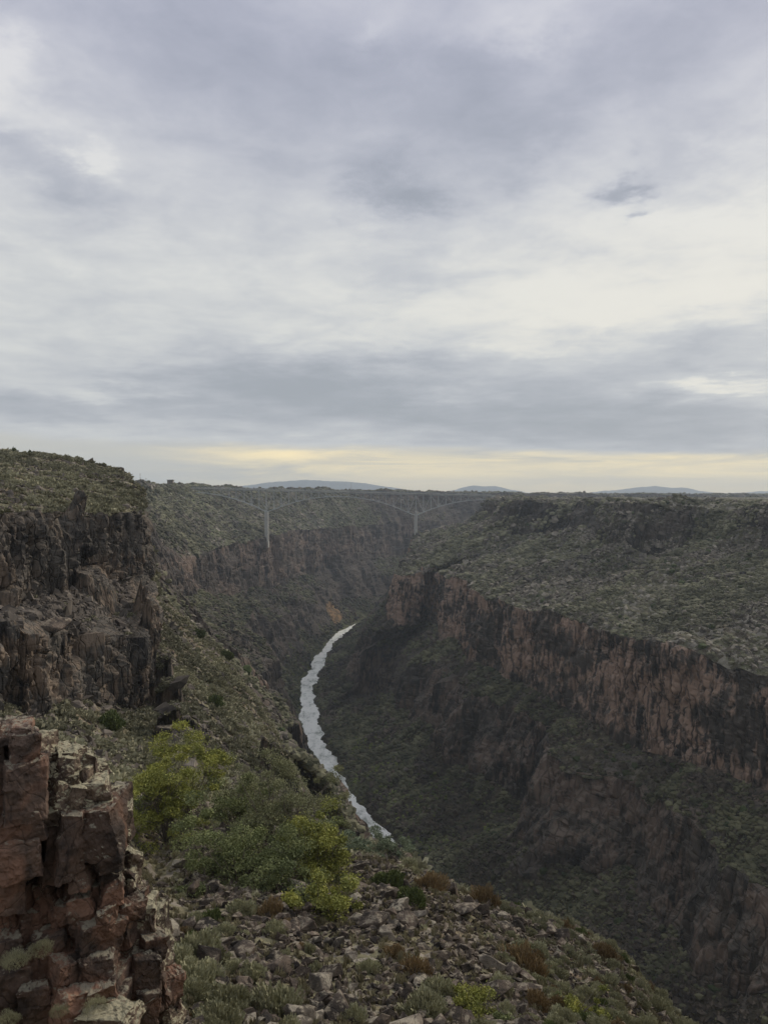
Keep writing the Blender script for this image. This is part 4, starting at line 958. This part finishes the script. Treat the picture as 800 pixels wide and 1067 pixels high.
# ------------------------------------------------------------------ rest area buildings, poles and parked vehicles on the rims
def zt_left(x, y):
    d = (LW[..., 0] - x) ** 2 + (LW[..., 1] - y) ** 2; k = np.argmin(d); return float(LW.reshape(-1, 3)[k, 2])
M['stucco'] = plain('stucco', (.20, .16, .12), .9); M['roof'] = plain('roof', (.10, .09, .085), .9); M['glass'] = plain('dark_glass', (.03, .035, .04), .15, 0, .1); M['white'] = plain('white_paint', (.6, .6, .6), .4, 0, .05); M['blue'] = plain('blue_paint', (.08, .12, .2), .4, 0, .05); M['rubber'] = plain('rubber', (.03, .03, .03), .9)
def house(x, y, W_, D_, H_, label):
    z = zt_left(x, y); r_ = empty('rest_shelter', (x, y, z)); tag(r_, label, 'building')
    bm = bmesh.new(); bmesh.ops.create_cube(bm, size=1, matrix=Matrix.Translation((0, 0, H_ / 2 - .3)) @ Matrix.Diagonal((W_, D_, H_ + .6, 1))); link('wall', bm_mesh('wall', bm), M['stucco'], r_)
    bm = bmesh.new(); bmesh.ops.create_cube(bm, size=1, matrix=Matrix.Translation((0, 0, H_ + .2)) @ Matrix.Diagonal((W_ + 1.4, D_ + 1.4, .4, 1))); link('roof', bm_mesh('roof', bm), M['roof'], r_)
    for dx in (-W_ * .3, W_ * .3):
        bm = bmesh.new(); bmesh.ops.create_cube(bm, size=1, matrix=Matrix.Translation((dx, -D_ / 2 - .03, H_ * .55)) @ Matrix.Diagonal((W_ * .18, .1, H_ * .35, 1))); link('window', bm_mesh('window', bm), M['glass'], r_)
    bm = bmesh.new(); bmesh.ops.create_cube(bm, size=1, matrix=Matrix.Translation((0, -D_ / 2 - .04, 1.05)) @ Matrix.Diagonal((1.1, .1, 2.1, 1))); link('door', bm_mesh('door', bm), M['roof'], r_)
x = (178 - 400) / F * 900; house(x, 900, 6.4, 5, 3.0, 'small flat roofed brown building on the left rim near the bridge')
x = (374 - 400) / F * 1480; house(x, 1490, 9, 6, 3.4, 'low shelter at the tip of the far left rim beyond the bridge')
def van(x, y, mat, label):
    z = zt_left(x, y); r_ = empty('parked_van', (x, y, z), .2); tag(r_, label, 'van')
    prof = [(-2.6, .45), (-2.6, 2.1), (-2.3, 2.35), (1.2, 2.35), (1.9, 1.4), (2.6, 1.15), (2.65, .45)]; bm = bmesh.new()
    f0 = bm.faces.new([bm.verts.new((a, -.95, b_)) for a, b_ in prof]); e = bmesh.ops.extrude_face_region(bm, geom=[f0]); bmesh.ops.translate(bm, verts=[v for v in e['geom'] if isinstance(v, bmesh.types.BMVert)], vec=(0, 1.9, 0)); bmesh.ops.bevel(bm, geom=bm.edges[:], offset=.08, segments=1, affect='EDGES')
    link('body', bm_mesh('body', bm), M[mat], r_)
    bm = bmesh.new(); bmesh.ops.create_cube(bm, size=1, matrix=Matrix.Translation((-.3, 0, 1.75)) @ Matrix.Diagonal((3.4, 1.93, .55, 1))); link('window', bm_mesh('window', bm), M['glass'], r_)
    for sx in (-1.6, 1.6):
        for sy in (-.85, .85):
            bm = bmesh.new(); bmesh.ops.create_cone(bm, cap_ends=True, segments=14, radius1=.38, radius2=.38, depth=.25, matrix=Matrix.Translation((sx, sy, .38)) @ Matrix.Rotation(R(90), 4, 'X')); link('wheel', bm_mesh('wheel', bm), M['rubber'], r_)
van((369 - 400) / F * 1470, 1470, 'white', 'white van parked left of the shelter on the far rim'); van((380.5 - 400) / F * 1470, 1470, 'blue', 'dark blue van parked right of the shelter on the far rim')
for (px, Y, h_, lab_) in [(146.5, 800, 9, 'first thin wooden utility pole on the left rim skyline'), (152.5, 830, 6, 'shorter utility pole next to the first on the left rim skyline'), (366, 1450, 14, 'tall thin pole beside the vans at the tip of the far rim')]:
    x = (px - 400) / F * Y; z = zt_left(x, Y); r_ = empty('utility_pole', (x, Y, z)); tag(r_, lab_, 'pole')
    bm = bmesh.new(); bmesh.ops.create_cone(bm, cap_ends=True, segments=8, radius1=.22, radius2=.14, depth=h_ + 1, matrix=Matrix.Translation((0, 0, h_ / 2 - .5))); link('pole', bm_mesh('pole', bm), M['bark'], r_)
    bm = bmesh.new(); bmesh.ops.create_cube(bm, size=1, matrix=Matrix.Translation((0, 0, h_ - .8)) @ Matrix.Diagonal((1.6, .14, .14, 1))); link('crossarm', bm_mesh('crossarm', bm), M['bark'], r_)
print('bridge', time.time() - T0)

# ------------------------------------------------------------------ sky, sun, air
SUN_EL, SUN_AZ = 32, 48       # azimuth measured from the view direction towards the right
w = bpy.data.worlds.new('World'); bpy.context.scene.world = w; w.use_nodes = True
t = NT(w.node_tree); bg = w.node_tree.nodes['Background']
sky = t.node('ShaderNodeTexSky', sky_type='NISHITA', sun_disc=False); sky.sun_elevation = R(SUN_EL); sky.sun_rotation = R(SUN_AZ); sky.air_density = 1.2; sky.dust_density = 2
D = t.node('ShaderNodeTexCoord').outputs['Generated']
xyz = t.node('ShaderNodeSeparateXYZ', {0: D}).outputs
az = t.m('ARCTAN2', xyz[0], xyz[1]); el = t.m('ARCSINE', xyz[2])
zc = t.m('MAXIMUM', xyz[2], 0.0)
den = t.m('ADD', zc, .09)
pl = t.node('ShaderNodeCombineXYZ', {0: t.m('DIVIDE', xyz[0], den), 1: t.m('DIVIDE', xyz[1], den), 2: 0.}).outputs[0]
na = t.noise(pl, .95, 7, .56, .25); nb = t.noise(t.vadd(pl, (7, 3, 0)), 2.6, 7, .6, .35); nc = t.noise(t.vadd(t.vmul(pl, (.5, 1.2, 1)), (1, 9, 0)), .55, 5, .55)
nf = t.noise(t.vadd(pl, (2, 8, 0)), 7.5, 7, .62, .6)
wx = t.m('MULTIPLY', t.m('SUBTRACT', t.noise(t.vadd(pl, (3, 1, 0)), 1.5, 8, .66), .5), .30)
wy = t.m('MULTIPLY', t.m('SUBTRACT', t.noise(t.vadd(pl, (13, 5, 0)), 1.9, 8, .66), .5), .20)
wz = t.m('MULTIPLY', wy, t.mr(el, 0., .35, .10, 1.))
azw = t.m('ADD', az, wx); elw = t.m('ADD', el, wz)
def gauss(px, py, rx, ry, amp, rot=0.):
    """a cloud mass in a direction of the sky (given as where a photograph would show it)"""
    a0 = math.atan((px - 400) / F); e0 = math.atan((516 - py) / math.hypot(F, px - 400)); ra = rx / F; re = ry / F
    dx = t.m('SUBTRACT', azw, a0); dy = t.m('SUBTRACT', elw, e0)
    c, s = math.cos(rot), math.sin(rot)
    u = t.m('DIVIDE', t.m('ADD', t.m('MULTIPLY', dx, c), t.m('MULTIPLY', dy, s)), ra); v = t.m('DIVIDE', t.m('SUBTRACT', t.m('MULTIPLY', dy, c), t.m('MULTIPLY', dx, s)), re)
    d2 = t.m('ADD', t.m('MULTIPLY', u, u), t.m('MULTIPLY', v, v))
    return t.m('MULTIPLY', t.m('POWER', 2.718, t.m('MULTIPLY', d2, -1.)), amp)
terms = [gauss(*a) for a in [
    (650, 70, 320, 68, .50, .22), (210, 60, 270, 70, .46, -.05), (60, 170, 120, 24, .42, -.25), (402, 212, 44, 28, .62, 0), (657, 195, 28, 15, .78, 0.1), (683, 232, 16, 8, .6, .3), (530, 165, 50, 22, .15, .9), (715, 155, 60, 14, .2, 0),
    (300, 405, 190, 36, .70, .0), (620, 445, 260, 30, .72, -.04), (20, 428, 160, 16, .5, 0), (430, 290, 70, 40, .15, 0), (640, 395, 200, 30, .38, 0), (90, 470, 170, 14, .3, 0), (560, 340, 90, 10, .15, 0),
    (10, 68, 30, 22, -.4, 0), (118, 158, 22, 12, -.45, .3), (385, 30, 26, 12, -.25, .4), (545, 18, 50, 22, -.35, 0), (770, 240, 90, 16, -.30, 0), (620, 310, 190, 26, -.28, .1), (740, 405, 50, 8, -.45, 0), (110, 410, 50, 7, -.3, 0), (470, 412, 46, 7, -.3, 0), (20, 135, 50, 8, -.25, .3), (70, 100, 50, 14, -.2, -.3)]]
tot = terms[0]
for x in terms[1:]: tot = t.m('ADD', tot, x)
gen = t.m('ADD', t.m('MULTIPLY', t.m('SUBTRACT', na, .5), .8), t.m('MULTIPLY', t.m('SUBTRACT', nb, .5), 1.15))
gen = t.m('ADD', gen, t.m('MULTIPLY', t.m('SUBTRACT', nf, .5), t.mr(el, .08, .35, .3, .55)))
gen = t.m('ADD', gen, t.m('MULTIPLY', t.m('SUBTRACT', nc, .5), .7))
den_ = t.m('ADD', t.m('ADD', tot, .29), t.m('MULTIPLY', gen, t.mr(el, 0, .3, .55, .75)))
ramp = t.node('ShaderNodeValToRGB', {0: t.m('MULTIPLY', den_, .86)}); cr = ramp.color_ramp; cr.interpolation = 'B_SPLINE'
E = cr.elements; E[0].position = 0; E[0].color = (.70, .70, .66, 1); E[1].position = 1; E[1].color = (.30, .325, .36, 1)
for p_, c_ in ((.22, (.60, .61, .60)), (.45, (.50, .515, .535)), (.7, (.395, .415, .455))):
    e = E.new(p_); e.color = (*c_, 1)
col = ramp.outputs[0]
# lavender cast overhead, warm cream lower down on the right
col = t.mix(1., col, t.mix(t.mr(el, .2, .60), (1, 1, 1), (.92, .915, 1.02)), 'MULTIPLY')
wr = t.m('MULTIPLY', t.mr(az, -.35, .45), t.mr(el, .42, .18)); col = t.mix(t.m('MULTIPLY', wr, t.mr(den_, .5, .1, 0, .7)), col, (.76, .73, .65))
# clear pale yellow band under the cloud base
nd = t.noise(t.node('ShaderNodeCombineXYZ', {0: t.m('MULTIPLY', az, 5.), 1: t.m('MULTIPLY', el, 40.), 2: 3.}).outputs[0], 1.1, 6, .62, .3)
band = t.m('ADD', t.m('ADD', el, t.m('MULTIPLY', t.m('SUBTRACT', nd, .5), .028)), t.m('ADD', t.m('MULTIPLY', az, .020), t.m('MULTIPLY', t.m('SUBTRACT', nc, .5), .018)))
bn = t.mr(band, .068, .050)
st_ = t.noise(t.vmul(t.node('ShaderNodeCombineXYZ', {0: az, 1: el, 2: 0.}).outputs[0], (4.2, 46, 1)), 1.3, 7, .66, .9)
yel = t.mix(t.mr(st_, .34, .72), (.50, .485, .43), (.95, .80, .48))
yel = t.mix(t.m('MULTIPLY', t.mr(el, .028, .004), .7), yel, (.96, .77, .43))
gl = t.m('ADD', t.m('ADD', gauss(275, 474, 90, 7, 1.), gauss(470, 494, 120, 12, .9)), gauss(745, 492, 110, 12, .8))
yel = t.mix(t.m('MULTIPLY', gl, .75, clamp=True), yel, (1.15, .93, .50))
yel = t.mix(t.m('MULTIPLY', t.mr(az, -.12, -.34), .9), yel, (.50, .50, .47))
col = t.mix(t.m('MULTIPLY', bn, .92), col, yel)
# thick cloud behind and overhead keeps the rest of the dome grey
front = t.mr(xyz[1], -.1, .35)
col = t.mix(front, (.47, .49, .53), col)
dark = t.mr(xyz[2], -.03, -.12); col = t.mix(dark, col, (.10, .10, .09))
sc10 = t.mix(1., col, (10, 10, 10), 'MULTIPLY')
fin = t.mix(.97, sky.outputs[0], sc10)
t.l.new(fin, bg.inputs['Color']); bg.inputs['Strength'].default_value = .1
sl = bpy.data.lights.new('sun', 'SUN'); sl.energy = 1.5; sl.angle = R(14); sl.color = (1, .88, .70)
so = bpy.data.objects.new('sun', sl); C.objects.link(so)
dv = Vector((math.sin(R(SUN_AZ)) * math.cos(R(SUN_EL)), math.cos(R(SUN_AZ)) * math.cos(R(SUN_EL)), math.sin(R(SUN_EL))))
so.rotation_euler = dv.to_track_quat('Z', 'Y').to_euler(); so.location = (0, 0, 400)

HAZE = True
if HAZE:
    bm = bmesh.new(); bmesh.ops.create_cube(bm, size=1)
    for v in bm.verts: v.co = Vector((v.co.x * 19600, v.co.y * 19600, -5 if v.co.z < 0 else 380))
    m = bpy.data.materials.new('haze'); m.use_nodes = True; m.node_tree.nodes.clear(); t = NT(m.node_tree)
    o_ = t.node('ShaderNodeOutputMaterial'); pv = t.node('ShaderNodeVolumePrincipled', {'Color': (.76, .87, 1.0), 'Density': .00012, 'Anisotropy': .2}); t.l.new(pv.outputs[0], o_.inputs['Volume'])
    hz = link('haze', bm_mesh('haze', bm), m); tag(hz, 'thin pale blue haze hanging in the air of the gorge', 'haze', None, 'stuff')
s = bpy.context.scene
s.view_settings.view_transform = 'Standard'; s.view_settings.look = 'None'; s.view_settings.exposure = .2; s.view_settings.gamma = 1
s.render.engine = 'CYCLES'; s.cycles.max_bounces = 5; s.cycles.diffuse_bounces = 3; s.cycles.volume_bounces = 1; s.cycles.transparent_max_bounces = 4
s.cycles.use_denoising = True; s.cycles.denoiser = 'OPENIMAGEDENOISE'
w.cycles.sampling_method = 'MANUAL'; w.cycles.sample_map_resolution = 512
print('done', time.time() - T0)
